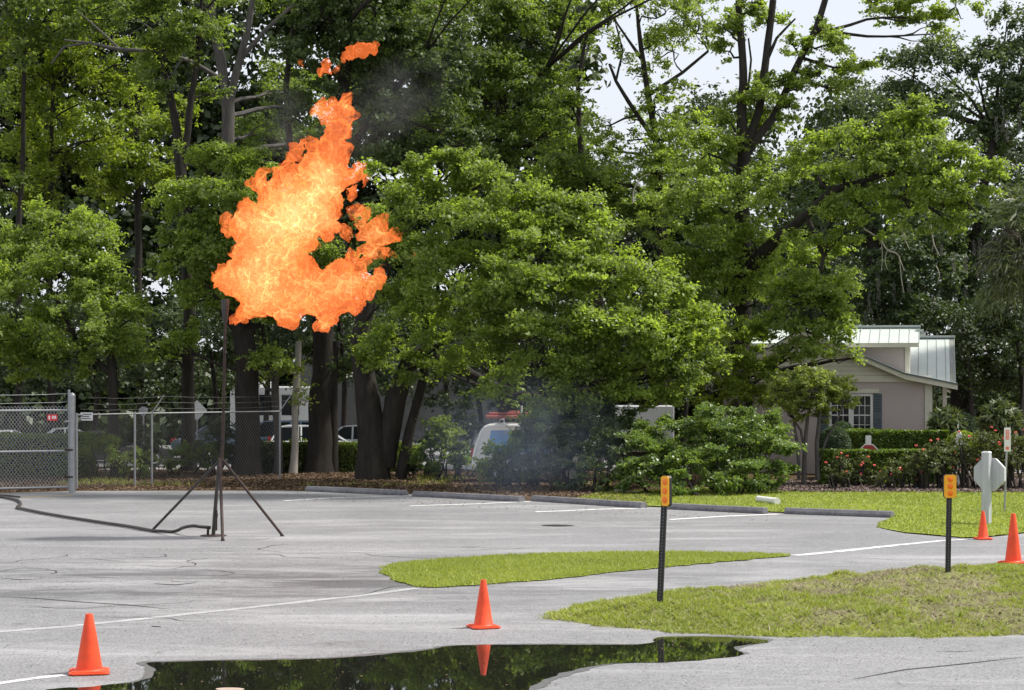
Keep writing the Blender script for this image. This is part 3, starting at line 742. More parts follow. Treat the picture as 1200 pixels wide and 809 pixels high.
def barb(P, Q, name, parent, org, sag=.05, seed=0, mt='galv', rd=.0075):
    pts = []; n = max(6, int((Q-P).length/.25))
    for i in range(n+1):
        t = i/n; v = P.lerp(Q, t); v.z -= 4*sag*t*(1-t)-.02*mnoise.noise(Vector((i*.6, seed, 0))); pts.append(v)
    mb = MB(); mb.tube(pts, rd, 4)
    return mb.build(name, M[mt], parent, False, org)
gA, gB = G(-110, 582), G(81, 577.5)
e = empty('chain_link_gate', gB, 'chain link gate with barbed wire on top at the left edge', 'gate')
zb_, zm_, zt_ = .18, 1.32, 2.60
def along(A, B, t, z): v = A.lerp(B, t); v.z = z; return v
for z in (zb_, zm_, zt_):
    MB().tube([along(gA, gB, 0, z), along(gA, gB, 1, z)], .034, 10).build('rail', M['galv'], e, True, gB)
MB().tube([along(gA, gB, 1, .1), along(gA, gB, 1, 3.25)], .04, 10).build('upright', M['galv'], e, True, gB)
MB().tube([along(gA, gB, 0, .1), along(gA, gB, 0, 3.2)], .04, 10).build('upright', M['galv'], e, True, gB)
chain('wire_mesh', gA, gB, zb_, zt_+.14, e, gB)
for j, z in enumerate((2.86, 3.12)): barb(along(gA, gB, 0, z), along(gA, gB, 1, z), 'barbed_wire', e, gB, .04, j)
def placard(name, px, py, wpx, hpx, D_, rz, lab, face, bars, barm, dy=-.09, par=None):
    c = W(px, py, D_); c.y += dy; s_ = D_/F; rm = Matrix.Rotation(rz, 3, 'Z')
    e2 = empty(name, c, lab, 'sign')
    MB().box(c, (wpx*s_, .008, hpx*s_), rm).build('plate', face, e2, False, c)
    for x, y, ww, h_ in bars:
        MB().box(c+rm @ Vector((x*wpx*s_, -.007, y*hpx*s_)), (ww*wpx*s_, .003, h_*hpx*s_), rm).build('print', barm, e2, False, c)
    return e2
gang = math.atan2((gB-gA).y, (gB-gA).x)
placard('gate_sign', 62, 489.5, 11.5, 7, 61.3, gang, 'small red and white sign wired to the chain link gate', M['red_sign'], [(-.30, 0, .16, .62), (.02, .05, .10, .5), (.17, .05, .12, .5), (.33, .05, .10, .5)], M['white'])
fA, fM, fB = G(90, 574), G(178, 568.5), G(328, 562)
placard('fence_sign', 102.3, 488.2, 14, 9.5, fA.y+.3, R(6), 'small white sign with dark print on the fence right of the gate post', M['white'], [(0, .28, .8, .12), (-.08, .02, .6, .12), (.12, .02, .1, .12), (0, -.25, .7, .10)], M['ink'])
gp_ = G(84.5, 577.5)
e = empty('gate_post', gp_, 'thick grey steel gate post with a domed cap', 'post')
MB().tube([gp_-Vector((0, 0, .1)), gp_+Vector((0, 0, 3.06))], .105, 16).build('post', M['galv'], e, True, gp_)
MB().lathe([(.112, 3.03), (.11, 3.07), (.07, 3.13), (0, 3.16)], gp_, 16).build('cap', M['galv'], e, True, gp_)
for z in (.5, 1.35, 2.25): MB().box(gp_+Vector((-.08, -.02, z)), (.26, .20, .06)).build('hinge', M['rust'] if z < 2 else M['galv'], e, False, gp_, .006)
e = empty('chain_link_fence', fA, 'chain link fence with barbed wire running under the trees', 'fence')
HT = 2.42
segs = [(fA, fM), (fM, fB)]
for a_, b_ in segs:
    MB().tube([a_+Vector((0, 0, HT)), b_+Vector((0, 0, HT))], .026, 8).build('rail', M['galv'], e, True, fA)
    chain('wire_mesh', a_, b_, .04, HT, e, fA, .11, .0055, M['dark_wire'])
for q in (fA, G(158, 570), fM, fB):
    MB().tube([q-Vector((0, 0, .1)), q+Vector((0, 0, HT+.06))], .036, 10).build('fence_post', M['galv'], e, True, fA)
arm = Vector((.42, -.06, .60))
for q in (fM, fB): MB().tube([q+Vector((0, 0, HT)), q+Vector((0, 0, HT))+arm], [.028, .018], 8).build('barb_arm', M['galv'], e, True, fA)
for j, t in enumerate((.3, .62, .95)):
    for a_, b_ in segs: barb(a_+Vector((0, 0, HT))+arm*t, b_+Vector((0, 0, HT))+arm*t, 'barbed_wire', e, fA, .05, j, 'dark_wire', .005)

# ------------------------------------------------------------------ signs and light things further back
def pole_sign(name, px, py, D_, r_px, label, face, n=4, rot=0, z0=None):
    c = W(px, py, D_); g_ = Vector((c.x, c.y, 0)); e2 = empty(name, g_, label, 'sign'); r_ = r_px*D_/F
    MB().tube([g_, c+Vector((0, .03, r_*.6))], .035, 8).build('pole', M['galv'], e2, True, g_)
    MB().prism([(r_*math.cos(R(rot+360/n*k)), r_*math.sin(R(rot+360/n*k))) for k in range(n)], -.02, 0, lambda u, v, t: c+Vector((u, t, v))).build('plate', face, e2, False, g_)
    return e2, c, g_
pole_sign('diamond_sign', 231, 481, 84, 12, 'white diamond sign half behind the slim dark trunk', M['white'])
pole_sign('round_sign', 168, 482, 86, 5.5, 'pale rounded sign seen above the fence rail', M['signboard'], 12, 15)
# octagonal stop sign behind the hedge
D_ = 67
e2, c, g_ = pole_sign('stop_sign', 1018, 532.5, D_, 13, 'dark red stop sign on a white post behind the hedge', M['dark_red'], 8, 22.5)
MB().box(Vector((c.x, D_+.09, (W(0, 511, D_).z)/2)), (.19, .12, W(0, 511, D_).z)).build('post', M['white'], e2, False, g_)
r_ = 13*D_/F
bo = MB()
for k in range(8):
    p0 = (r_*math.cos(R(22.5+45*k)), r_*math.sin(R(22.5+45*k))); p1 = (r_*math.cos(R(67.5+45*k)), r_*math.sin(R(67.5+45*k)))
    q = [(p0[0], p0[1]), (p1[0], p1[1]), (p1[0]*.9, p1[1]*.9), (p0[0]*.9, p0[1]*.9)]
    bo.add([c+Vector((u, -.026, v)) for u, v in q], [(0, 1, 2, 3)])
bo.build('border', M['white'], e2, False, g_)
tcv = bpy.data.curves.new('lettering', 'FONT'); tcv.body = 'STOP'; tcv.size = r_*.72; tcv.align_x = 'CENTER'; tcv.align_y = 'CENTER'; tcv.extrude = .002
to = bpy.data.objects.new('lettering_src', tcv); COL.objects.link(to); dg = bpy.context.evaluated_depsgraph_get()
tme = bpy.data.meshes.new_from_object(to.evaluated_get(dg)); bpy.data.objects.remove(to)
lo = link('lettering', tme, e2, M['white']); lo.rotation_euler = (R(90), 0, 0); lo.location = c-g_+Vector((0, -.03, 0))
# white rounded garden marker
g_ = W(1124, 515, 66); cz_ = g_.z; g_.z = 0
e2 = empty('garden_marker', g_, 'white rounded marker on a slim post above the rose bushes', 'sign')
MB().box(g_+Vector((0, 0, cz_/2)), (.10, .08, cz_)).build('post', M['white'], e2, False, g_)
rr = 5*66/F
MB().prism([(rr*.95*math.cos(R(15*k)), rr*1.45*math.sin(R(15*k))) for k in range(24)], -.05, .05, lambda u, v, t: g_+Vector((u, t, cz_+v))).build('panel', M['white'], e2, False, g_, .02)
MB().lathe([(.07, 0), (.05, .06), (0, .10)], g_+Vector((0, 0, cz_+rr*1.42)), 12).build('finial', M['white'], e2, True, g_)

# utility pole
g_ = W(901, 440, 82); g_.z = 0
e2 = empty('utility_pole', g_, 'slim grey utility pole rising behind the big bush', 'utility pole')
MB().tube([g_, g_+Vector((.05, 0, 6.6))], [.15, .12], 10).build('pole', M['bark_grey'], e2, True, g_)
MB().tube([g_+Vector((.18, -.1, .3)), g_+Vector((.20, -.1, 6.5))], .025, 6).build('conduit', M['galv'], e2, True, g_)

# ------------------------------------------------------------------ vehicles in the rear lot
def car(name, label, px, D_, L_, kind, body, rz=0, H_=1.45, cat='car'):
    g_ = Vector(((px-600)/F*D_, D_, 0)); e2 = empty(name, g_, label, cat, None, rz); Wd = 1.8; h = H_
    hl = L_/2; zb, zw = .30, h*.62
    if kind == 'sedan':
        low = [(-hl, .35), (-hl, .72), (-hl+.15, .86), (-hl+1.0, zw), (hl-1.35, zw-.02), (hl-.25, .74), (hl, .60), (hl, .32)]
        gh = [(-hl+.75, zw), (-hl+1.45, h-.05), (-hl+2.0, h), (hl-2.35, h-.01), (hl-1.25, zw)]
    elif kind == 'suv':
        low = [(-hl, .4), (-hl, .85), (-hl+.05, zw), (hl-1.25, zw), (hl-.2, .86), (hl, .7), (hl, .38)]
        gh = [(-hl+.08, zw), (-hl+.45, h-.06), (-hl+.8, h), (hl-2.1, h-.02), (hl-1.15, zw)]
    arch = lambda cx_: [(cx_+.37*math.cos(R(a)), .33+.37*math.sin(R(a))) for a in range(0, 181, 30)]
    wx = [-hl+.85, hl-.85]
    poly = low[:-1]+[(hl, .30)]+[(x, max(.28, z)) for x, z in arch(wx[1])]+[(x, max(.28, z)) for x, z in arch(wx[0])]+[(-hl, .30)]
    MB().prism(poly, -Wd/2, Wd/2, lambda u, v, t: (u, t*(1-.06*max(0, v-.6)), v)).build('body', body, e2, False, (0, 0, 0), .035)
    # greenhouse tapered inward
    def fn(u, v, t): return (u, t*(1-.22*(v-zw)/(h-zw)), v)
    MB().prism(gh, -Wd/2*.93, Wd/2*.93, fn).build('windows', M['glass'], e2, False, (0, 0, 0), .02)
    rf = [(x, z) for x, z in gh if z > h-.08]
    MB().prism([(rf[0][0]-.04, rf[0][1]+.0)]+[(x, z+.025) for x, z in rf]+[(rf[-1][0]+.06, rf[-1][1]-.01)], -Wd/2*.75, Wd/2*.75, lambda u, v, t: (u, t, v)).build('roof', body, e2, False, (0, 0, 0), .01)
    pl = [(gh[0], gh[1]), (gh[-1], gh[-2])]
    mid = (gh[1][0]+gh[-2][0])/2; pl.append(((mid, zw), (mid, h)))
    if kind == 'suv': pl.append(((-hl+1.2, zw), (-hl+1.2, h)))
    for (x0, z0), (x1, z1) in pl:
        for s_ in (-1, 1):
            MB().tube([fn(x0, z0-.02, s_*Wd/2*.94), fn(x1, z1, s_*Wd/2*.93)], .04, 5).build('pillar', body, e2, False)
    for x in wx:
        for s_ in (-1, 1):
            wm = MB(); vs = []; 
            wm.tube([(x, s_*(Wd/2-.20), .33), (x, s_*(Wd/2), .33)], .33, 20); wo_ = wm.build('wheel', M['rubber'], e2, True)
            MB().tube([(x, s_*(Wd/2-.02), .33), (x, s_*(Wd/2+.012), .33)], .2, 14).build('rim', M['rim'], wo_, True)
    for s_ in (-1, 1):
        MB().box((-hl+.02, s_*.68, .80 if kind == 'sedan' else 1.0), (.08, .34, .16 if kind == 'sedan' else .3)).build('tail_light', M['tail'], e2, False, (0, 0, 0), .01)
        MB().box((hl-.10, s_*.66, .66), (.16, .34, .13)).build('headlight', M['lamp'], e2, False, (0, 0, 0), .01)
        MB().box((hl-1.5, s_*.98, zw+.05), (.12, .16, .11)).build('mirror', body, e2, False, (0, 0, 0), .01)
    MB().box((-hl-.0, 0, .45), (.06, .5, .12)).build('licence_plate', M['white'], e2)
    return e2
car('parked_car', 'white sedan behind the gate at the left edge', 16, 80, 4.6, 'sedan', M['car_white'], R(8))
car('parked_car', 'dark sedan with a bright roof and red tail light right of the gate post', 130, 79, 4.7, 'sedan', M['car_black'], R(35))
car('parked_car', 'silver sedan parked behind the hedge left of the gate post', 88, 84, 4.6, 'sedan', M['car_white'], R(15))
car('parked_suv', 'blue grey estate car between the dark trunks', 322, 84, 4.9, 'suv', M['car_blue'], R(180-4), 1.75, 'car')
car('parked_car', 'white hatchback with a red tail light just left of the widest pair of trunks', 376, 82, 4.3, 'suv', M['car_white'], R(6), 1.6)
car('parked_car', 'blue grey sedan low behind the slim trunk', 262, 88, 4.5, 'sedan', M['car_blue'], R(4))
car('parked_car', 'silver sedan whose roof shows as a pale line between the big trunks', 428, 86, 4.7, 'sedan', M['car_silver'], R(-4), 1.5)
# white motorhome
g_ = Vector(((328-600)/F*97, 97, 0)); e2 = empty('motorhome', g_, 'white motorhome with a row of dark windows behind the blue grey estate car', 'motorhome')
L_ = 4.6; bz = .55; tz = 3.15
MB().prism([(-L_/2, bz), (-L_/2, tz-.1), (-L_/2+.15, tz), (L_/2-.5, tz), (L_/2, tz-.5), (L_/2, bz)], -1.15, 1.15, lambda u, v, t: (u, t, v)).build('body', M['car_white'], e2, False, (0, 0, 0), .05)
for k in range(3): 
    wn = MB().box((-L_/2+.75+k*1.1, -1.16, 2.25), (.85, .04, 1.0)).build('window', M['glass'], e2, False, (0, 0, 0), .01)
for x in (-L_/2+1.0, L_/2-1.0):
    for s_ in (-1, 1): MB().tube([(x, s_*.92, .42), (x, s_*1.16, .42)], .42, 18).build('wheel', M['rubber'], e2, True)
MB().box((-.8, 0, tz+.12), (1.0, .9, .22)).build('roof_unit', M['white'], e2, False, (0, 0, 0), .03)
MB().box((0, -1.17, 1.35), (L_-.4, .02, .10)).build('stripe', M['car_blue'], e2)
M['rack_red'] = worn('faded_red_load', (.30, .06, .05), (.36, .12, .09), 6, .7, .2)
# blue and white van with a red load on the roof
g_ = Vector(((628-600)/F*68.5, 68.5, 0)); e2 = empty('work_van', g_, 'white and blue work van with red load on its roof rack', 'van', None, R(-6))
hl = 2.1; T = 2.02
prof = [(-hl-.05, .42), (-hl-.05, .8), (-hl+.02, 1.15), (-hl+.22, 1.75), (-hl+.36, T-.08), (-hl+.55, T), (hl-1.5, T), (hl-1.2, T-.12), (hl-.55, 1.25), (hl-.1, 1.05), (hl, .8), (hl, .40)]
MB().prism(prof, -.93, .93, lambda u, v, t: (u, t*(1-.10*max(0, v-1.1)), v)).build('body', M['car_white'], e2, False, (0, 0, 0), .06)
pan = [(-hl+.52, 1.05), (-hl+.62, 1.80), (hl-1.7, 1.80), (hl-1.55, 1.05)]
for s_ in (-1, 1): MB().prism(pan, s_*.94, s_*.905, lambda u, v, t: (u, t*(1-.10*max(0, v-1.1)), v)).build('blue_side_panel', M['van_blue'], e2)
for s_ in (-1, 1):
    MB().box((-hl-.02, s_*.80, 1.02), (.10, .14, .30)).build('tail_light', M['tail'], e2, False, (0, 0, 0), .01)
    for x in (-hl+.75, hl-.8):
        wh = MB().tube([(x, s_*.72, .33), (x, s_*.95, .33)], .33, 18).build('wheel', M['rubber'], e2, True)
        MB().tube([(x, s_*.93, .33), (x, s_*.965, .33)], .19, 12).build('rim', M['rim'], wh, True)
MB().box((-hl-.05, 0, 1.45), (.05, 1.2, .5), Matrix.Rotation(R(15), 3, 'Y')).build('rear_window', M['glass'], e2)
MB().box((-hl-.10, 0, .52), (.14, 1.8, .18)).build('bumper', M['car_silver'], e2, False, (0, 0, 0), .02)
for x in (-1.2, .1): 
    MB().tube([(x, -.75, T-.02), (x, -.75, T+.14), (x, .75, T+.14), (x, .75, T-.02)], .022, 6).build('roof_rack_bar', M['galv'], e2)
for k, (x0, x1, y_, z_, r_) in enumerate([(-1.7, -.1, -.45, .24, .06), (-1.5, .2, -.25, .24, .06), (-1.6, 0, -.35, .34, .055), (-1.3, -.2, .2, .24, .06)]):
    MB().tube([(x0, y_, T+z_), (x1, y_, T+z_)], r_, 8).build('red_pipe', M['rack_red'], e2, True)
MB().box((-.75, -.1, T+.36), (.34, .5, .16)).build('load_box', M['rack_red'], e2, False, (0, 0, 0), .02)
MB().tube([(-.45, -.5, T+.05), (-.45, -.5, T+.62)], .03, 6).build('rack_post', M['white'], e2, True)
# white box truck behind the big bush
g_ = Vector(((752-600)/F*78, 78, 0)); e2 = empty('box_truck', g_, 'white box truck glimpsed above the big bush', 'truck')
MB().box((.1, 0, 1.6), (2.2, 2.2, 1.8)).build('cargo_box', M['car_white'], e2, False, (0, 0, 0), .03)
MB().prism([(-3.3, .5), (-3.3, 1.3), (-2.9, 1.4), (-2.45, 2.05), (-1.6, 2.1), (-1.6, .5)], -1, 1, lambda u, v, t: (u, t, v)).build('cab', M['car_white'], e2, False, (0, 0, 0), .04)
MB().prism([(-2.75, 1.42), (-2.42, 1.95), (-1.8, 1.98), (-1.8, 1.42)], -1.01, 1.01, lambda u, v, t: (u, t, v)).build('cab_window', M['glass'], e2)
MB().box((.1, 0, .58), (3.4, .9, .2)).build('chassis', M['car_black'], e2)
for x in (-2.5, .9):
    for s_ in (-1, 1): MB().tube([(x, s_*.75, .42), (x, s_*1.05, .42)], .42, 16).build('wheel', M['rubber'], e2, True)

# ------------------------------------------------------------------ house at the right
D_ = 74.0
def P(px, py, d=0): return W(px, py, D_+d)
org = Vector((P(1000, 447).x, D_, 0))
e = empty('house', org, 'mauve stucco house with pale metal roof at the right', 'house', None, -math.atan2(1090-600, F))
zE = P(0, 447).z; xL, xR = P(884, 0).x, P(1089, 0).x
dep = 11
# rake line right side, photo pixels
rake = [(968, 396), (990, 406), (1030, 424), (1060, 437), (1090, 443), (1119, 449)]
ax_ = 940; apex = (ax_, 384)
rpx = [(ax_, 384)]+rake
lpx = [(868, 424), (905, 406), (940, 384)]
# window openings: wall built around them
wx0, wx1, wz0, wz1 = P(972, 0).x, P(1022.5, 0).x, P(0, 512).z, P(0, 461.5).z
zB = -.05
wl = MB()
for (a1_, a2_, b1_, b2_) in [(xL, wx0, zB, zE), (wx1, xR, zB, zE), (wx0, wx1, zB, wz0), (wx0, wx1, wz1, zE)]:
    wl.box(((a1_+a2_)/2, D_+.12, (b1_+b2_)/2), (a2_-a1_, .24, b2_-b1_))
wl.build('wall', M['wall'], e, False, org)
wl = MB(); wl.box((xR-.12, D_+.24+dep/2, (zB+zE)/2), (.24, dep, zE-zB)); wl.build('wall', M['wall'], e, False, org)
wl = MB(); wl.box((xL+.12, D_+.24+dep/2, (zB+zE)/2), (.24, dep, zE-zB)); wl.build('wall', M['wall'], e, False, org)
MB().box(((xL+xR)/2, D_+.30+dep, (zB+zE)/2), (xR-xL, .1, zE-zB)).build('wall', M['wall'], e, False, org)
# gable of cream siding boards
poly = [(P(x, y).x, P(x, y).z-.06) for x, y in lpx+rpx if P(x, y).x > xL-.1 and P(x, y).x < xR+.1]
zt = P(0, 440).z
def gab_x(z):
    # half width of gable at height z
    pts = [(P(x, y).x-P(ax_, 0).x, P(x, y).z-.06) for x, y in rpx]
    for (x0, z0), (x1, z1) in zip(pts, pts[1:]):
        if z1 <= z <= z0: return x0+(x1-x0)*(z0-z)/(z0-z1+1e-9)
    return pts[-1][0] if z < pts[-1][1] else 0
cxg = P(ax_, 0).x; zz = zt; i = 0
def gab_l(z):
    pts = [(P(x, y).x-cxg, P(x, y).z-.06) for x, y in lpx]
    for (x0, z0), (x1, z1) in zip(pts, pts[1:]):
        if z0 <= z <= z1: return -(x0+(x1-x0)*(z-z0)/(z1-z0+1e-9))
    return -pts[0][0] if z < pts[0][1] else 0
while True:
    z2 = zz+.17; w1_ = min(gab_x(zz), xR-cxg); w2_ = min(gab_x(z2), xR-cxg)
    if w2_ <= .15: break
    vs = []
    l1_, l2_ = min(gab_l(zz), cxg-xL), min(gab_l(z2), cxg-xL)
    mb = MB(); mb.add([(cxg-l1_, D_-.01, zz), (cxg+w1_, D_-.01, zz), (cxg+w2_, D_+.02, z2-.006), (cxg-l2_, D_+.02, z2-.006),
                       (cxg-l1_, D_+.2, zz), (cxg+w1_, D_+.2, zz), (cxg+w2_, D_+.2, z2-.006), (cxg-l2_, D_+.2, z2-.006)],
                      [(0, 1, 2, 3), (4, 7, 6, 5), (0, 4, 5, 1), (3, 2, 6, 7), (0, 3, 7, 4), (1, 5, 6, 2)])
    mb.build('siding_board', M['trim'], e, False, org); zz = z2; i += 1
MB().box(((xL+xR)/2, D_-.015, (zE+zt)/2-.02), (xR-xL+.02, .11, zt-zE+.02)).build('frieze_board', M['trim'], e, False, org)
MB().box((xR-.10, D_-.02, (zE-.1)/2), (.24, .08, zE-.12)).build('corner_board', M['trim'], e, False, org)
MB().box((xR+.02, D_+.30, (zE-.1)/2), (.06, .5, zE-.12)).build('corner_board', M['trim'], e, False, org)
# side porch post and side window
MB().box((P(1105, 0).x, D_+2.2, zE/2), (.16, .16, zE)).build('porch_post', M['trim'], e, False, org)
sw = MB().box((xR+.01, D_+3.2, 1.9), (.05, 1.2, 1.5)).build('window', M['white'], e, False, org)
MB().box((xR+.04, D_+3.2, 1.9), (.02, 1.0, 1.3)).build('pane', M['glass'], sw, False, org)
# wing roof slabs (right and left of the apex), running back
def slab(a_, b_, d0, d1, th, name, mt):
    (x0, y0), (x1, y1) = a_, b_
    q = [P(x0, y0), P(x1, y1)]; vs = []
    for yv in (d0, d1):
        for p_ in q: vs += [(p_.x, D_+yv, p_.z), (p_.x, D_+yv, p_.z-th)]
    return MB().add(vs, [(0, 2, 6, 4), (1, 5, 7, 3), (0, 1, 3, 2), (4, 6, 7, 5), (0, 4, 5, 1), (2, 3, 7, 6)])
for side in (rpx, lpx):
    for a_, b_ in zip(side, side[1:]):
        slab(a_, b_, -.45, 5.5, .07, 'roof_slab', M['roof']).build('roof_panel', M['roof'], e, False, org)
        a2 = (a_[0], a_[1]+1.8); b2 = (b_[0], b_[1]+1.8)
        slab(a2, b2, -.43, -.38, .19, 'fascia', M['trim']).build('rake_board', M['trim'], e, False, org)
        slab((a_[0], a_[1]+.3), (b_[0], b_[1]+.3), -.50, -.455, .05, 'edge', M['shutter']).build('roof_edge', M['shutter'], e, False, org)
# main roof behind: slope facing the camera, standing seams
def slope_roof(x0, x1, y_low, d_low, y_top, d_top, pitch_px, px0):
    a_, b_ = P(x0, y_low, d_low), P(x1, y_low, d_low); c_, d_ = P(x1, y_top, d_top), P(x0, y_top, d_top)
    c_.x = b_.x; d_.x = a_.x
    th = Vector((0, 0, -.10)); n_ = max(1, round((x1-x0)/pitch_px))
    up_ = (d_-a_); nr = (b_-a_).cross(up_).normalized()
    if nr.z < 0: nr = -nr
    for k in range(n_):
        t0, t1 = k/n_, (k+1)/n_
        p0, p1 = a_.lerp(b_, t0), a_.lerp(b_, t1); q0, q1 = d_.lerp(c_, t0), d_.lerp(c_, t1); g__ = (b_-a_).normalized()*.012
        mb = MB(); mb.add([p0+g__, p1-g__, q1-g__, q0+g__, p0+g__+th, p1-g__+th, q1-g__+th, q0+g__+th], [(0, 1, 2, 3), (4, 7, 6, 5), (0, 4, 5, 1), (1, 5, 6, 2), (2, 6, 7, 3), (3, 7, 4, 0)])
        mb.build('roof_panel', M['roof'], e, False, org)
    for k in range(n_+1):
        p0 = a_.lerp(b_, k/n_); q0 = d_.lerp(c_, k/n_)
        MB().tube([p0+nr*.012, q0+nr*.012], .016, 4).build('seam', M['seam'], e, False, org)
    rc = (c_+d_)/2; MB().box(rc+Vector((0, .05, .05)), ((c_-d_).length+.1, .30, .12)).build('ridge_cap', M['roof'], e, False, org)
    MB().box(rc+Vector((0, -.11, .0)), ((c_-d_).length+.06, .05, .05)).build('ridge_shadow_strip', M['shutter'], e, False, org)  # dark strip painted in as the shadow line below the ridge cap
    return a_, b_, c_, d_
M['seam'] = worn('roof_seam', (.33, .37, .35), (.28, .32, .30), 2, .5, .05)
# main roof (right part, rear)
a_, b_, c_, d_ = slope_roof(1056, 1109, 449, 1.2, 397, 6.0, 10.6, 0)
MB().add([b_+Vector((.01, 0, 0)), c_+Vector((.01, 0, 0)), Vector((c_.x+.01, c_.y+4.8, b_.z)), b_+Vector((.01, 0, -.12)), Vector((c_.x+.01, c_.y+4.8, b_.z-.12)),
          b_+Vector((-.2, 0, 0)), c_+Vector((-.2, 0, 0)), Vector((c_.x-.2, c_.y+4.8, b_.z))], [(0, 1, 2), (0, 2, 4, 3), (5, 7, 6), (0, 5, 6, 1), (1, 6, 7, 2)]).build('gable_end', M['trim'], e, False, org)
# dormer box
dx0, dx1 = P(880, 0).x, P(1063.5, 0).x; dz0, dz1 = P(0, 446).z, P(0, 403).z
MB().box(((dx0+dx1)/2, D_+2.9, (dz0+dz1)/2), (dx1-dx0-.02, 4.6, dz1-dz0)).build('dormer', M['wall'], e, False, org)
MB().box((dx1-.06, D_+.57, (dz0+dz1)/2), (.15, .06, dz1-dz0-.02)).build('corner_board', M['trim'], e, False, org)
MB().box((dx1+.01, D_+2.0, (dz0+dz1)/2), (.05, 2.8, dz1-dz0-.02)).build('dormer_side', M['trim'], e, False, org)
slope_roof(880, 1075, 403, .05, 385, 2.6, 11.5, 0)
MB().box(((dx0+P(1075, 0).x)/2, D_+.04, P(0, 404.6).z), (P(1075, 0).x-dx0, .08, .16)).build('fascia', M['trim'], e, False, org)
MB().box((P(1078.5, 0).x, D_+2.8, P(0, 390).z), (.28, 1.2, .10)).build('stepped_trim', M['roof'], e, False, org)
MB().box((P(1076, 0).x, D_+2.6, P(0, 386.5).z), (.28, 1.2, .10)).build('stepped_trim', M['roof'], e, False, org)
# front window: two sashes
def window(x0, x1, z0, z1):
    fr = MB(); t = .09; yv = D_+.02
    cx_, cz_2 = (x0+x1)/2, (z0+z1)/2
    for c_2, d_2 in [((x0+t/2, yv, cz_2), (t, .12, z1-z0)), ((x1-t/2, yv, cz_2), (t, .12, z1-z0)), ((cx_, yv, z0+t/2), (x1-x0-2*t, .12, t)), ((cx_, yv, z1-t/2), (x1-x0-2*t, .12, t))]:
        fr.box(c_2, d_2)
    w_ = fr.build('window', M['white'], e, False, org)
    MB().box((cx_, yv+.05, cz_2), (x1-x0-2*t, .02, z1-z0-2*t)).build('pane', M['glass'], w_, False, org)
    for k in (1, 2): MB().box((x0+t+(x1-x0-2*t)*k/3, yv+.02, cz_2), (.022, .03, z1-z0-2*t)).build('glazing_bar', M['white'], w_, False, org)
    for k in (1, 2, 3): MB().box((cx_, yv+.015, z0+t+(z1-z0-2*t)*k/4), (x1-x0-2*t, .03, .045 if k == 2 else .022)).build('glazing_bar', M['white'], w_, False, org)
xm = P(997.5, 0).x
window(wx0, xm-.0, wz0, wz1); window(xm+.002, wx1, wz0, wz1)
MB().box(((wx0+wx1)/2, D_-.05, wz1+.10), (wx1-wx0+.45, .10, .15)).build('lintel', M['trim'], e, False, org)
MB().box(((wx0+wx1)/2, D_-.05, wz0-.05), (wx1-wx0+.1, .10, .09)).build('sill', M['white'], e, False, org)
for (s0, s1) in ((P(1023.5, 0).x, P(1033, 0).x), (P(961, 0).x, P(971, 0).x)):
    sh = MB().box(((s0+s1)/2, D_-.03, (wz0+wz1)/2), (s1-s0, .05, wz1-wz0)).build('shutter', M['shutter'], e, False, org)
    for k in range(14):
        z_ = wz0+.1+(wz1-wz0-.2)*k/13
        if abs(k-6.5) < .6: continue
        MB().box(((s0+s1)/2, D_-.062, z_), (s1-s0-.08, .02, .05), Matrix.Rotation(R(25), 3, 'X')).build('louvre', M['shutter'], sh, False, org)
# grey building behind the trunks
g_ = Vector((W(470, 0, 104).x, 104, 0)); e2 = empty('grey_building', g_, 'plain grey rendered building glimpsed between the big trunks', 'building')
MB().box(g_+Vector((0, 3, 2.9)), (11, 6, 5.8)).build('wall', M['concrete_wall'], e2, False, g_)
MB().box(g_+Vector((0, 3, 5.9)), (11.4, 6.4, .2)).build('roof', M['kerb'], e2, False, g_)
MB().box(g_+Vector((0, -.03, .4)), (11.05, .08, .8)).build('plinth', M['kerb'], e2, False, g_)

# ------------------------------------------------------------------ shrubs and hedges
def shrub(name, label, L, D_, mt, cat='shrub', group=None, k=2200, ls=.11, clump=(.2, .5), stems=4, squash=.9, depth=.9, up=.5, bark=None, gz=None, low=.75):
    lob = px_lobes(L, D_, depth, squash, .5); c0 = sum((c for c, r in lob), Vector())/len(lob); org = Vector((c0.x, D_, 0))
    e2 = empty(name, org, label, cat, group); mb = MB()
    for i, (c, r) in enumerate(lob):
        b0 = Vector((c.x*.6+c0.x*.4+random.uniform(-.2, .2), c.y, -.05))
        for s_ in range(max(1, stems//2)):
            mb = MB(); mb.tube(wobble(b0+Vector((random.uniform(-.2, .2), random.uniform(-.2, .2), 0)), c+Vector((random.uniform(-.5, .5)*r[0], 0, random.uniform(-.3, .6)*r[2])), 5, .2, i+s_*3), [.04, .035, .03, .025, .02, .01], 5)
            mb.build('stem', bark or M['bark'], e2, True, org)
    Pp, O, T = lobe_leaves(lob, ls, k, clump, low); kp = Pp[:, 2] > .03; Pp, O, T = Pp[kp], O[kp], T[kp]
    leaf_obj('foliage', Pp, RNG.uniform(.7, 1.25, len(Pp))*ls, mt, e2, org, up, O, T); return e2, org
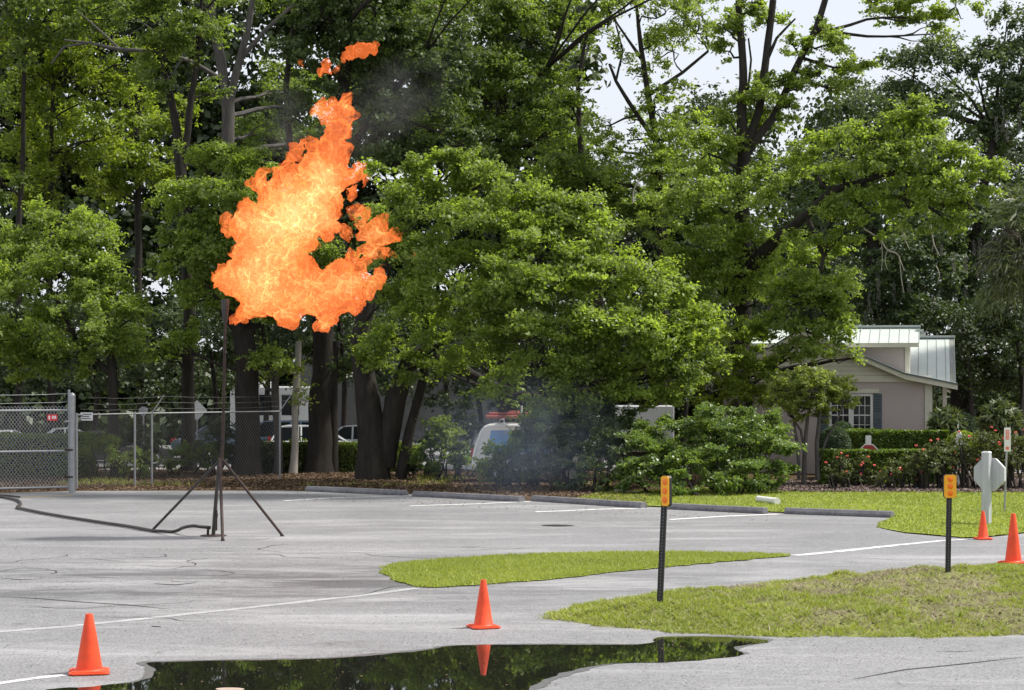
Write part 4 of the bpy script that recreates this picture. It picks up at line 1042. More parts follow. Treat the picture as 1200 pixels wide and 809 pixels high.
def hedge(name, label, x0, x1, ytop, D_, th, mt, group=None, zb=0, n=9000, ls=.09, dome=False):
    a_, b_ = W(x0, ytop, D_), W(x1, ytop, D_); L_ = b_.x-a_.x; h = a_.z-zb; org = Vector(((a_.x+b_.x)/2, D_, zb)); e2 = empty(name, org, label, 'hedge', group)
    # leaves over the surface of a rounded box, thinning inwards
    u = RNG.random((n, 3)); face = RNG.random(n)
    X_ = (u[:, 0]-.5)*L_; Y_ = (u[:, 1]-.5)*th; Z_ = u[:, 2]*h
    ins_ = np.abs(RNG.normal(size=n))*.10
    top = face < .35; fr = (face >= .35) & (face < .8); sd_ = face >= .8
    Z_[top] = h-ins_[top]; Y_[fr] = -th/2+ins_[fr]; sg = np.where(RNG.random(n) < .5, -1, 1); X_[sd_] = (sg*(L_/2-ins_))[sd_]
    O = np.zeros((n, 3)); O[top, 2] = 1; O[fr, 1] = -1; O[sd_, 0] = sg[sd_]
    bump_ = .09*(fbm(X_+50, Y_+Z_*1.3, 1.6, 3, 3)-.5)*2
    Pp = np.stack([X_+org.x, Y_+org.y, Z_+zb], 1)+O*bump_[:, None]
    core = MB().box((org.x, org.y, zb+h*.46), (L_-.35, th-.35, h*.86)).build('twig_core', M['bark'], e2, False, org)
    o = leaf_obj('foliage', Pp, RNG.uniform(.7, 1.3, n)*ls, mt, e2, org, .3, O); return e2
def dome(name, label, px, ytop, r_px, D_, mt, cat='shrub', n=9000, group=None, zsq=1.0):
    c = W(px, ytop+r_px*zsq, D_); r = r_px*D_/F; org = Vector((c.x, c.y, 0)); e2 = empty(name, org, label, cat, group)
    u = RNG.normal(size=(n, 3)); u /= np.linalg.norm(u, axis=1)[:, None]; u[:, 2] = np.where(u[:, 2] < -.75, -u[:, 2], u[:, 2])
    rr_ = r*(1-np.abs(RNG.normal(size=n))*.04)*(1+.07*(fbm(u[:, 0]*3+9, u[:, 2]*3+u[:, 1], 1.5, 4, 3)-.5))
    Pp = np.array(c)+u*rr_[:, None]*np.array([1, 1, zsq])
    MB().lathe([(r*.82*math.sin(t_), -r*zsq*.82*math.cos(t_)) for t_ in [0.01]+[math.pi*k/10 for k in range(1, 10)]+[3.13]], c, 16).build('twig_core', M['bark'], e2, True, org)
    MB().tube([org-Vector((0, 0, .05)), Vector((c.x, c.y, c.z))], .09, 8).build('stem', M['bark'], e2, True, org)
    kp = Pp[:, 2] > .02; leaf_obj('foliage', Pp[kp], RNG.uniform(.7, 1.3, kp.sum())*.085, mt, e2, org, .2, u[kp]); return e2
dome('rounded_shrub', 'nearer clipped grey green dome shrub below the house window', 978, 499, 19, 69, M['dusty'], zsq=1.3)
dome('rounded_shrub', 'farther clipped dome shrub touching the house window', 987, 494, 17, 71.5, M['dusty'], zsq=1.3)
dome('rounded_shrub', 'clipped grey green dome shrub at the right corner of the house', 1121, 481, 27, 76, M['dusty'], zsq=1.1)
hedge('clipped_hedge', 'farther clipped hedge along the house wall', 982, 1108, 504, 70.5, 1.2, M['hedge'], n=22000)
hedge('clipped_hedge', 'nearer clipped hedge behind the red roses', 960, 1094, 527, 66.5, 1.3, M['hedge'], n=22000)
hedge('clipped_hedge', 'low clipped hedge behind the chain link gate', -40, 110, 508, 72, 1.2, M['oak'], n=12000)
hedge('clipped_hedge', 'bright green hedge top between the dark trunks in the rear', 300, 470, 518, 75.5, 1.0, M['oak'], n=12000)
dome('rounded_shrub', 'yellow green shrub behind the white garden marker', 1128, 505, 20, 69, M['lime'])

# rose bushes
rb = [(985, 550, 14), (1010, 553, 13), (1042, 557, 13), (1072, 547, 17), (1098, 538, 20), (1130, 536, 22), (1160, 532, 24), (1190, 532, 24), (1215, 535, 22)]
whr = ['below the left end of the nearer hedge', 'below the dark red stop sign', 'in front of the hedge middle', 'left of the second amber post', 'behind the second amber post', 'below the white garden marker', 'behind the octagonal sign', 'behind the narrow red print sign', 'at the right edge']
for i, (x, y, r) in enumerate(rb):
    e2, org = shrub('rose_bush', 'sprawling rose bush with small red flowers '+whr[i], [(x, y-2, r), (x-9, y+6, r*.7), (x+9, y+5, r*.7), (x+random.uniform(-5, 5), y-13, r*.55)], 64.3+random.uniform(-.6, .6), M['rose'], 'rose bush', 'rose bushes in the mulch bed', 1150, .09, (.12, .3), 8, 1.0, .8)
    fl = MB(); 
    for k in range(5):
        u = Vector((random.gauss(0, 1), -abs(random.gauss(0, .8)), random.gauss(.5, .8))).normalized(); rr_ = r*64/F
        q = Vector((org.x, org.y, W(0, y-4, 64).z))+u*rr_*random.uniform(.9, 1.25)
        for t_ in range(5):
            a__ = random.random()*6.28; fl.box(q+Vector((math.cos(a__)*.022, math.sin(a__)*.022, random.uniform(-.02, .02))), (.045, .035, .028), Matrix.Rotation(a__, 3, 'Z') @ Matrix.Rotation(random.uniform(-.7, .7), 3, 'X'))
    o = fl.build('blossoms', M['petal'] if 'petal' in M else M.setdefault('petal', worn('rose_petals', (.75, .05, .06), (.85, .22, .16), 3, .5, .1)), e2, False, org); o['kind'] = 'stuff'

# spiky shrubs and palm: fans of long blades
def fan_blades(name, org, c, n_f, r_f, bl, mt, parent, upw=.4, lo=-.3, nb=26, wd=.03, droop=.5, spread=1.0):
    Pp, A_, Sz, O = [], [], [], []
    for i in range(n_f):
        u = np.array([random.gauss(0, 1), random.gauss(0, 1), random.uniform(lo, 1.1)]); u /= np.linalg.norm(u)
        hub = np.array(c)+u*r_f; s_ = np.cross(u, [0, 0, 1]); s_ /= np.linalg.norm(s_)+1e-6; v_ = np.cross(s_, u)
        for j in range(nb):
            th = (j/(nb-1)-.5)*math.pi*1.25*spread; d_ = u*math.cos(th)+s_*math.sin(th)+v_*.12*math.cos(3*th)
            L_ = bl*random.uniform(.8, 1.1)*(.65+.35*math.cos(th))
            for q_ in range(3):
                dd = d_+np.array([0, 0, -droop*(q_/2.)**1.5]); dd /= np.linalg.norm(dd)
                st = hub+d_*L_*(q_/3.)+np.array([0, 0, -droop*L_*.18*q_*q_/3]); Pp.append(st+dd*L_*.19); A_.append(dd); Sz.append(L_*.44*(1 if q_ < 2 else .9)); O.append(u)
    Pp = np.array(Pp); leaf_obj(name, Pp, np.array(Sz), mt, parent, org, .4, np.array(O), RNG.random(len(Pp)), wd, np.array(A_))
def spiky(label, px, py, r_px, D_, ybase):
    c = W(px, py, D_); org = Vector((c.x, D_, 0)); e2 = empty('spiky_shrub', org, label, 'shrub')
    MB().tube([org, Vector((c.x, c.y, c.z-.2))], [.14, .12], 8).build('stem', M['bark'], e2, True, org)
    rr_ = r_px*D_/F; n = 900
    u = RNG.normal(size=(n, 3)); u[:, 2] = np.abs(u[:, 2])*1.25-.45; u /= np.linalg.norm(u, axis=1)[:, None]
    for sgm in (0, 1):
        L_ = rr_*RNG.uniform(.55, 1.05, n); st = np.array(c)[None]+u*(L_*(.30+.4*sgm))[:, None]-np.array([0, 0, .25*rr_])
        leaf_obj('fronds' if sgm == 0 else 'frond_tips', st, L_*.55, M['palm'] if sgm else M['dusty'], e2, org, .3, u, None, .10, u+RNG.normal(size=(n, 3))*.12)
    return e2
spiky('spiky pale tipped shrub at the right corner of the house', 1109, 492, 28, 71, 530)
spiky('larger spiky pale tipped shrub near the right edge', 1171, 486, 33, 72, 530)

# ------------------------------------------------------------------ palm at right edge
D_ = 77; c = W(1204, 275, D_); org = Vector((c.x, D_, 0))
e = empty('cabbage_palm', org, 'palm with a skirt of dead fronds at the right edge', 'palm tree')
MB().tube([org-Vector((0, 0, .1)), Vector((c.x+.1, D_, c.z*.5)), Vector((c.x, D_, c.z))], [.30, .22, .24], 14).build('trunk', M['bark_grey'], e, True, org)
fan_blades('green_frond', org, c+Vector((.2, 0, .7)), 30, .75, 1.45, M['palm'], e, .4, -.2, 28, .06, .45)
fan_blades('dead_frond', org, c-Vector((.1, 0, .9)), 44, .8, 1.35, M['palm_dead'], e, .4, -.3, 26, .055, 1.3)
fan_blades('lower_green_frond', org, c-Vector((.3, .3, 1.3)), 44, .95, 1.4, M['palm'], e, .4, -.9, 24, .055, 1.3)

# ------------------------------------------------------------------ far wood backdrop
def wood(name, label, boxes, ls, mt):
    Pp, O = [], []
    for (x0, x1, y0, y1, D0, D1, n) in boxes:
        nc = n//260; cx = RNG.uniform(x0, x1, nc); cy = RNG.uniform(y0, y1, nc); cd = RNG.uniform(D0, D1, nc)
        idx = RNG.integers(0, nc, n); r_ = RNG.uniform(.7, 1.9, nc)
        C = np.stack([(cx-600)/F*cd, cd, H-(cy-HZ)/F*cd], 1)
        g_ = RNG.normal(size=(n, 3))*np.array([.7, .7, .5]); Pp.append(C[idx]+g_*r_[idx][:, None]); O.append(g_)
    Pp = np.concatenate(Pp); O = np.concatenate(O); k = Pp[:, 2] > 0; Pp, O = Pp[k], O[k]
    o = leaf_obj(name, Pp, RNG.uniform(.7, 1.3, len(Pp))*ls, mt, None, (0, 0, 0), .5, O); tag(o, label, 'woods', None, 'stuff')
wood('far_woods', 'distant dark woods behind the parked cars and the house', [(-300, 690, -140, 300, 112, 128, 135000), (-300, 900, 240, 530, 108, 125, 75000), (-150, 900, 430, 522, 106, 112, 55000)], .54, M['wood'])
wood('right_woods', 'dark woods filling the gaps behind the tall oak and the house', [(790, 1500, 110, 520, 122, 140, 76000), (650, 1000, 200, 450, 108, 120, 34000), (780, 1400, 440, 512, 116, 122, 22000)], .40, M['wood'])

# ------------------------------------------------------------------ trees (photo pixels; width in px)
for i, (x, y, d) in enumerate([(-10, 430, 84), (60, 440, 90), (110, 430, 82), (165, 450, 88), (250, 440, 92), (310, 410, 86), (400, 400, 90), (450, 430, 100), (520, 430, 96), (560, 460, 88), (600, 420, 90), (650, 450, 86), (720, 430, 88), (800, 440, 90), (860, 420, 86), (940, 400, 98), (1135, 440, 97), (1195, 430, 98), (1060, 370, 106)]):
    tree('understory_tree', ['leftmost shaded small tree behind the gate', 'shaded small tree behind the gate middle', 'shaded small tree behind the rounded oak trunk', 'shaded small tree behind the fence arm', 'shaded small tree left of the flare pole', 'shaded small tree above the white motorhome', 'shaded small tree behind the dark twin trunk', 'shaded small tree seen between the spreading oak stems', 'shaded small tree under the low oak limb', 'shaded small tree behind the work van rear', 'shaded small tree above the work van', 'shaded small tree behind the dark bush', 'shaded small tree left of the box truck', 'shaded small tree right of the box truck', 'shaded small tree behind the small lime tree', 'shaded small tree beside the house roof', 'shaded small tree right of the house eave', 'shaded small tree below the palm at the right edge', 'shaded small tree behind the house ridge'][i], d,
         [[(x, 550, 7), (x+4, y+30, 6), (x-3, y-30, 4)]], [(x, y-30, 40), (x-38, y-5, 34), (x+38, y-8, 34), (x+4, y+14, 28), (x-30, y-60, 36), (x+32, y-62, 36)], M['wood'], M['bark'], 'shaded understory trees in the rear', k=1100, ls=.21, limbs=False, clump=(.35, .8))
# 1 the spreading oak in the middle
tree('spreading_oak', 'large spreading oak with a low limb reaching right over the wheel stops', 70,
     [[(437, 560, 38), (432, 500, 32), (428, 450, 26), (424, 400, 22), (440, 330, 16), (470, 270, 10)],
      [(449, 545, 30), (463, 470, 24), (480, 420, 17), (520, 400, 10), (560, 330, 8)],
      [(480, 425, 16), (515, 420, 14), (545, 434, 12), (575, 452, 10), (610, 462, 7, 68), (640, 466, 4, 67)],
      [(470, 560, 14), (482, 500, 12), (496, 440, 10), (500, 400, 7)]],
     [(470, 215, 38, 68), (520, 205, 36, 67), (565, 215, 38, 67), (610, 240, 42, 66), (655, 255, 38, 66), (500, 250, 46, 67), (555, 265, 50, 65), (620, 295, 52, 64.5), (680, 285, 42, 65),
      (710, 320, 46, 64.5), (755, 340, 42, 64.5), (790, 365, 34, 65), (650, 345, 50, 63.5), (590, 340, 48, 64), (530, 320, 46, 66), (470, 300, 38, 67), (455, 350, 34, 68), (500, 370, 40, 67), (560, 385, 36, 65), (615, 400, 42, 64),
      (680, 395, 46, 63.5), (740, 395, 44, 63.5), (785, 410, 36, 64), (815, 390, 30, 65), (650, 445, 34, 64.5), (700, 445, 36, 64.5), (760, 440, 32, 65), (445, 260, 26, 70), (800, 440, 30, 64.5), (835, 425, 26, 65), (720, 470, 26, 64.5), (670, 475, 26, 64.5), (770, 470, 24, 64), (600, 440, 24, 66), (550, 420, 26, 67), (500, 410, 24, 69), (455, 400, 24, 69), (430, 410, 20, 69), (640, 490, 22, 65), (480, 428, 20, 68.5), (530, 440, 20, 68), (440, 428, 14, 69), (575, 462, 20, 66)],
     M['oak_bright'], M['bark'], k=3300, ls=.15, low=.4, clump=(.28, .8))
# 2 rounded oak at left
tree('rounded_oak', 'rounded oak with bright crown behind the chain link gate', 71,
     [[(136, 556, 12), (134, 500, 12), (131, 430, 11), (120, 350, 8)], [(132, 440, 8), (90, 400, 5), (60, 340, 4)]],
     [(70, 262, 34), (110, 285, 38), (40, 295, 40), (0, 290, 38), (80, 320, 48), (20, 345, 48), (130, 340, 40), (155, 375, 28), (90, 380, 48), (40, 400, 44), (130, 410, 34), (-20, 400, 40), (80, 425, 30), (20, 430, 30)],
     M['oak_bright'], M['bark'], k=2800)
# 3 slimmer oaks left of the flame
tree('leaning_crown_oak', 'oak with a wide dark trunk directly behind the flare pole', 73,
     [[(289, 557, 34), (288, 500, 29), (289, 440, 27), (285, 380, 22), (270, 300, 14)], [(286, 400, 14), (330, 340, 8)], [(286, 400, 12), (240, 330, 7)]],
     [(240, 195, 30), (275, 190, 30), (305, 205, 30), (215, 240, 36), (260, 235, 42), (305, 250, 42), (200, 290, 34), (245, 300, 44), (300, 310, 44), (345, 240, 34), (350, 310, 40), (230, 355, 36), (280, 370, 38), (330, 375, 38), (375, 350, 34), (210, 405, 24), (320, 425, 22)],
     M['oak_bright'], M['bark'], k=2800)
tree('slim_dark_tree', 'slim dark forked tree rising left of the flame', 76,
     [[(222, 553, 18), (222, 480, 15), (221, 420, 14), (218, 300, 12), (214, 210, 13), (206, 150, 10), (192, 85, 7)], [(214, 200, 9), (222, 130, 8), (232, 70, 6), (236, 0, 4)]],
     [(190, 60, 34), (235, 40, 34), (170, 20, 36), (230, -20, 40), (180, 100, 22), (150, 400, 28), (190, 420, 24), (252, 110, 18), (210, -80, 50, 70), (290, -90, 55, 66), (350, -90, 55, 65)],  # the lobes above the frame are added to shade the lot
     M['oak'], M['bark'], k=2600, ls=.16)
tree('tall_dark_oak', 'tall oak with twin dark trunk rising behind the flame', 75,
     [[(374, 558, 36), (376, 500, 30), (378, 440, 28), (380, 380, 26), (390, 250, 20), (400, 120, 16), (410, 0, 10)], [(392, 555, 12), (392, 470, 9), (394, 400, 9)], [(392, 240, 10), (340, 180, 8), (335, 100, 7), (345, 20, 5)], [(395, 200, 10), (450, 120, 7), (500, 60, 5)]],
     [(440, 150, 48), (400, 90, 46), (455, 85, 50), (500, 130, 46), (345, 60, 34), (380, 20, 44), (440, 20, 52), (500, 50, 50), (420, -40, 50), (480, 190, 34), (390, 190, 40), (335, 130, 26), (400, 430, 22), (415, 400, 26), (360, 410, 20), (545, 170, 36), (520, 95, 40), (420, -85, 55, 66), (490, -90, 55, 63), (560, -90, 55, 62), (630, -90, 55, 62), (480, -80, 50, 70)],  # unseen overhead lobes near the end are added to throw shade on the asphalt
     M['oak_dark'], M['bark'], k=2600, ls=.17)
tree('bare_forked_tree', 'grey forked tree with bare spreading branches at upper left', 82,
     [[(292, 560, 12), (284, 420, 13), (268, 260, 17), (268, 165, 15), (267, 120, 15)], [(267, 122, 11), (258, 70, 12), (250, 30, 11), (243, -20, 8)], [(268, 122, 10), (282, 70, 9), (292, 30, 8), (300, -20, 5)], [(282, 70, 6), (310, 35, 5), (345, 5, 4)],
      [(255, 90, 6, 81), (225, 72, 5, 80), (195, 62, 4, 79), (170, 60, 2, 79)], [(195, 62, 3, 79), (140, 58, 5, 79), (105, 50, 3, 79), (75, 47, 2, 79)], [(140, 58, 3, 79), (110, 30, 2, 79), (90, 12, 1, 79)], [(60, 75, 2, 79), (75, 55, 3, 79), (105, 50, 3, 79)], [(200, 63, 2, 79), (185, 40, 2, 79), (160, 22, 1, 79)], [(215, 68, 2, 79), (200, 90, 1.5, 79), (178, 96, 1, 79)], [(160, 60, 2, 79), (150, 42, 1.5, 79), (170, 30, 1, 79)]],
     [(250, -20, 34), (310, -10, 34), (340, 10, 24), (205, -10, 26), (335, 108, 38, 85), (395, 165, 34, 85), (300, 150, 32, 85), (350, 170, 34, 85), (375, 120, 30, 85)],
     M['oak'], M['bark_grey'], k=1300, ls=.15)
tree('pale_slim_trunk', 'slim tree with pale mottled trunk left of the dark twin trunk', 74,
     [[(343, 540, 10), (346, 500, 8), (348, 440, 8), (350, 400, 7)]], [(335, 430, 16), (352, 455, 12), (358, 470, 10)], M['lime'], M['bark_pale'], k=900, ls=.13)
tree('grey_slim_trunk', 'slim grey trunk standing right of the wide trunk behind the flare', 74,
     [[(325, 560, 11), (325, 500, 9), (323, 440, 9), (322, 410, 8)]], [(315, 420, 20), (300, 445, 12)], M['lime'], M['bark_grey'], k=900, ls=.13)
# bright trees behind at left
for i, (tr, L, lb, mt_) in enumerate([
    ([[(60, 550, 9), (58, 300, 7), (62, 100, 4)]], [(30, 100, 34), (80, 85, 36), (120, 110, 34), (60, 140, 40), (110, 165, 38), (20, 180, 36), (70, 200, 38), (10, 60, 36), (150, 75, 30), (140, 150, 26), (100, 50, 38), (50, 230, 36), (60, 30, 34)], 'sunlit yellow green tree at far left behind the rounded oak', M['lime']),
    ([[(165, 545, 10), (163, 300, 9), (160, 150, 6)]], [(160, 120, 34), (190, 160, 34), (150, 190, 34), (180, 220, 32), (140, 230, 26), (215, 130, 20), (120, 215, 26)], 'sunlit green tree between the rounded oak and slim dark tree', M['lime']),
    ([[(20, 550, 9), (22, 300, 7), (30, 50, 4)]], [(0, 0, 44), (60, 10, 42), (110, 30, 40), (20, 60, 36), (-20, 130, 40), (150, 0, 36), (90, -20, 40), (-10, 210, 34), (30, -80, 60), (-60, -60, 60), (-80, 20, 50)], 'dark leafy tree filling the top left corner', M['oak'])]):
    tree('backlit_tree', lb, [88, 92, 84][i], tr, L, mt_, M['bark'], 'background trees at the left', k=1900, ls=.19, squash=.9)
# centre background trees
tree('tall_centre_tree', 'tall hazy green tree above the spreading oak crown', 86,
     [[(594, 550, 20), (596, 300, 16), (596, 170, 14), (590, 120, 10), (580, 40, 6)], [(594, 140, 8), (560, 110, 7), (530, 125, 5)], [(594, 140, 8), (640, 80, 6), (660, 20, 4)]],
     [(520, 20, 44), (570, 30, 50), (620, 40, 48), (560, 90, 46), (620, 100, 46), (660, 70, 34), (530, 150, 40), (580, 165, 42), (640, 155, 46), (600, -20, 50), (665, 20, 30), (690, 180, 34), (560, 200, 34), (670, 215, 32), (520, 60, 36), (700, -92, 56, 62), (770, -92, 56, 62), (840, -92, 56, 62), (900, -95, 50, 62)],  # last lobes hang out of view, put there to shade the lot
     M['oak'], M['bark'], k=2500, ls=.18)
tree('second_centre_tree', 'shaded tree with drooping boughs left of the sky gap', 80,
     [[(700, 550, 14), (702, 400, 12), (700, 260, 10), (682, 180, 7), (676, 100, 5), (690, 30, 3)]],
     [(672, 125, 22), (690, 225, 34), (730, 240, 34), (660, 200, 30), (640, 220, 30), (755, 270, 32), (700, 275, 30), (675, 95, 14), (690, 50, 12)],
     M['oak'], M['bark'], k=2600, ls=.16)
tree('sky_gap_tree', 'tree with a crooked dark stem against the sky left of the tall oak', 79,
     [[(775, 550, 12), (776, 300, 11), (770, 180, 9), (762, 120, 7), (752, 60, 6), (745, 0, 3)], [(768, 165, 6), (738, 120, 5), (722, 95, 4), (714, 75, 3)], [(722, 95, 3), (730, 60, 2), (722, 30, 2)], [(756, 75, 5), (735, 45, 3), (715, 15, 2)], [(762, 110, 5), (800, 85, 4), (830, 60, 3)]],
     [(790, 60, 34), (815, 40, 30), (780, 15, 34), (820, 10, 32), (775, 110, 22), (800, 105, 14), (805, 150, 30), (780, 165, 28), (760, 200, 30), (800, 205, 38), (775, 235, 36), (740, 5, 20), (735, 165, 18), (725, 215, 24), (765, 45, 18), (755, 90, 18), (745, 140, 18), (770, 130, 20), (760, 170, 24), (770, 200, 30, 77), (774, 245, 32, 76), (735, 70, 10), (705, 28, 16), (722, 52, 13), (695, 150, 18), (712, 168, 18), (712, 8, 16), (715, 0, 14), (695, 40, 12)],
     M['oak_bright'], M['bark'], k=1150, ls=.14, clump=(.25, .55))
# right tall oak with the long bright bough
tree('tall_right_oak', 'tall oak with a long bright bough spreading right above the house', 74,
     [[(862, 560, 28), (864, 480, 24), (868, 400, 22), (868, 300, 20), (868, 200, 17), (869, 170, 14), (870, 100, 10), (868, 50, 9), (866, -10, 8)],
      [(870, 180, 12), (888, 130, 9), (898, 70, 9), (906, 0, 8)], [(872, 185, 12), (905, 140, 9), (930, 85, 8), (955, 35, 8), (970, -10, 7)],
      [(898, 72, 5), (910, 45, 3.5), (932, 22, 2)], [(970, -10, 7), (1010, -45, 5), (1060, -40, 4), (1110, -30, 3)], [(876, 110, 3), (880, 70, 2.5), (877, 45, 2)],
      [(872, 320, 16, 73), (912, 278, 14, 71), (945, 252, 11, 69.5), (975, 225, 9, 68.5), (1040, 205, 6, 67.5), (1100, 205, 4, 67)],
      [(945, 252, 6, 69.5), (965, 300, 5, 69), (955, 350, 4, 69)], [(880, 300, 8, 73), (850, 250, 6, 72)]],
     [(870, 20, 22), (850, 35, 18), (885, 5, 20), (905, 25, 18), (980, 55, 26), (1000, 80, 24), (960, 90, 20), (940, 105, 20), (985, 105, 18), (1050, 15, 24), (1090, 20, 24), (1120, 8, 22), (1075, 0, 26), (1025, 5, 14), (1095, 40, 12),
      (890, 115, 24), (865, 130, 26), (905, 145, 24), (845, 145, 16), (900, 95, 14), (925, 125, 16),
      (830, 180, 36, 73), (870, 180, 30, 74), (820, 230, 42, 72), (870, 240, 44, 72), (910, 215, 30, 72), (830, 285, 44, 72), (880, 300, 42, 72), (840, 340, 44, 73), (885, 350, 34, 73), (800, 310, 32, 73), (815, 380, 26, 72),
      (850, 60, 18), (935, 60, 20), (960, 40, 18), (915, 95, 18), (925, 345, 28, 69), (915, 385, 26, 69), (955, 410, 24, 68.5), (985, 365, 24, 68.5), (965, 350, 26, 68.5), (925, 415, 18, 69), (895, 395, 24, 70), (885, 425, 22, 70), (910, 430, 18, 69.5), (870, 400, 26, 71), (990, 335, 18, 69), (1000, 420, 10, 68.5), (930, 300, 30, 70), (960, 330, 34, 69), (935, 355, 30, 69.5), (975, 375, 26, 69), (945, 390, 26, 69), (985, 400, 18, 68.5), (970, 290, 26, 69),
      (950, 190, 30, 70), (985, 180, 34, 69), (1020, 165, 34, 68), (1055, 160, 36, 67.5), (1085, 150, 26, 67.5), (1000, 215, 38, 68), (1045, 205, 42, 67.5), (1090, 190, 38, 67), (1125, 195, 34, 67), (1155, 205, 24, 67), (1165, 218, 16, 67),
      (1020, 250, 34, 68), (1065, 245, 34, 67.5), (1105, 235, 34, 67), (1135, 245, 22, 67), (985, 250, 28, 68.5), (1125, 265, 14, 67), (1078, 125, 14, 67.5), (1005, 265, 20, 68)],
     M['oak_bright'], M['bark'], k=2300, ls=.14, clump=(.22, .6), low=.5, jit=.8)
# small trees and bushes at the right of the oak
tree('small_lime_tree', 'small yellow green tree with a pale stem right of the spreading oak', 70,
     [[(852, 560, 7), (850, 500, 6), (849, 455, 5), (858, 430, 4)]], [(820, 425, 24), (850, 430, 26), (880, 445, 26), (860, 465, 24), (830, 455, 22), (895, 470, 18), (840, 400, 20)], M['lime'], M['bark_pale'], k=2800, ls=.12)
tree('crape_myrtle', 'multi stemmed crape myrtle with a vase shaped crown before the house', 66,
     [[(942, 562, 6), (943, 520, 5), (946, 490, 4), (950, 470, 3)], [(936, 562, 4), (935, 525, 4), (930, 490, 3), (925, 465, 2)], [(959, 562, 6), (957, 520, 5), (960, 490, 4), (965, 460, 3)], [(960, 540, 3), (968, 515, 3), (980, 495, 2.5), (988, 475, 2)], [(944, 540, 3), (938, 505, 3), (918, 475, 2)]],
     [(925, 458, 24), (950, 452, 26), (975, 456, 22), (992, 470, 12), (912, 465, 16), (930, 465, 22), (955, 462, 24), (945, 480, 20), (970, 470, 18), (918, 455, 15), (980, 460, 14), (940, 446, 16), (962, 446, 14), (925, 478, 12), (965, 488, 13)],
     M['myrtle'], M['bark_grey'], k=2600, ls=.11, clump=(.15, .4), limbs=True)
e2, org = shrub('leafy_bush', 'big light green bush bulging over the wheel stops', [(760, 545, 30, 61.5), (800, 550, 28, 60.5), (840, 545, 30, 61), (790, 520, 34, 62), (840, 510, 34, 62), (880, 520, 34, 62), (905, 530, 30, 62), (880, 555, 24, 61), (770, 505, 26, 63), (830, 490, 24, 63), (870, 495, 22, 63.5), (915, 555, 18, 61.5), (735, 560, 22, 61.5), (800, 565, 16, 60), (905, 500, 18, 63), (850, 566, 14, 60.2)], 61, M['shrub'], k=4200, ls=.115, clump=(.22, .5))
shrub('dark_bush', 'dark shaded bush between the work van and the big light bush', [(640, 520, 34, 65), (680, 520, 36, 64), (715, 530, 32, 63), (660, 555, 24, 63.5), (700, 560, 22, 62.5), (725, 500, 26, 64.5), (640, 490, 26, 66), (685, 485, 26, 65)], 65, M['oak_dark'], k=3400, ls=.13)
shrub('low_bush', 'low dark bush hiding the lower half of the work van', [(600, 530, 19, 65.6), (582, 540, 15, 65.8), (622, 520, 18, 65.8), (605, 550, 16, 65.5), (585, 555, 13, 65.5), (630, 545, 20, 65.5), (648, 505, 18, 66), (590, 535, 20, 65.4), (570, 548, 12, 65.4), (612, 515, 15, 65.6), (578, 528, 10, 65.4), (625, 508, 12, 66), (640, 488, 12, 66)], 65.8, M['oak'], k=3600, ls=.115)
shrub('low_bush', 'dark rounded bush left of the work van', [(520, 520, 26, 70), (545, 530, 18, 70), (500, 535, 20, 70), (525, 505, 18, 71)], 70, M['oak'], k=3200, ls=.12)
shrub('low_bush', 'yellow green shrub behind the fence right of the gate post', [(122, 530, 22), (150, 535, 20), (100, 525, 16), (175, 545, 14)], 70, M['oak'], k=1600, ls=.12)
shrub('low_bush', 'small shrub at the foot of the slim dark tree', [(215, 540, 18), (245, 535, 18), (195, 548, 12)], 73, M['oak'], k=1600, ls=.12)
shrub('low_bush', 'bright shrub at the foot of the pale mottled trunk', [(350, 535, 14), (345, 520, 10), (318, 525, 13)], 76, M['lime'], k=1500, ls=.12)
shrub('low_bush', 'scruffy shrub between the big trunks', [(405, 530, 16), (400, 545, 12)], 76, M['oak'], k=1500, ls=.12)

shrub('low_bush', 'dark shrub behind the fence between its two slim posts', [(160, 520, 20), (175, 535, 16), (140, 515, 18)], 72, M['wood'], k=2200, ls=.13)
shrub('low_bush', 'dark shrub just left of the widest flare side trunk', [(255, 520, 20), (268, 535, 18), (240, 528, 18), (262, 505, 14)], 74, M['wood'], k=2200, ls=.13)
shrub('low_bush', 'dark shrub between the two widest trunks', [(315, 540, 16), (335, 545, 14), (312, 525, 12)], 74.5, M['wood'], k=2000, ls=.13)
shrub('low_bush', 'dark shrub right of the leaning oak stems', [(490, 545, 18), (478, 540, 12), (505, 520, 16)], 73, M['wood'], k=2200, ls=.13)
shrub('low_bush', 'tall dark shrub left of the work van under the low limb', [(545, 500, 20), (530, 480, 18), (556, 520, 14), (540, 540, 18)], 72, M['wood'], k=2200, ls=.13)
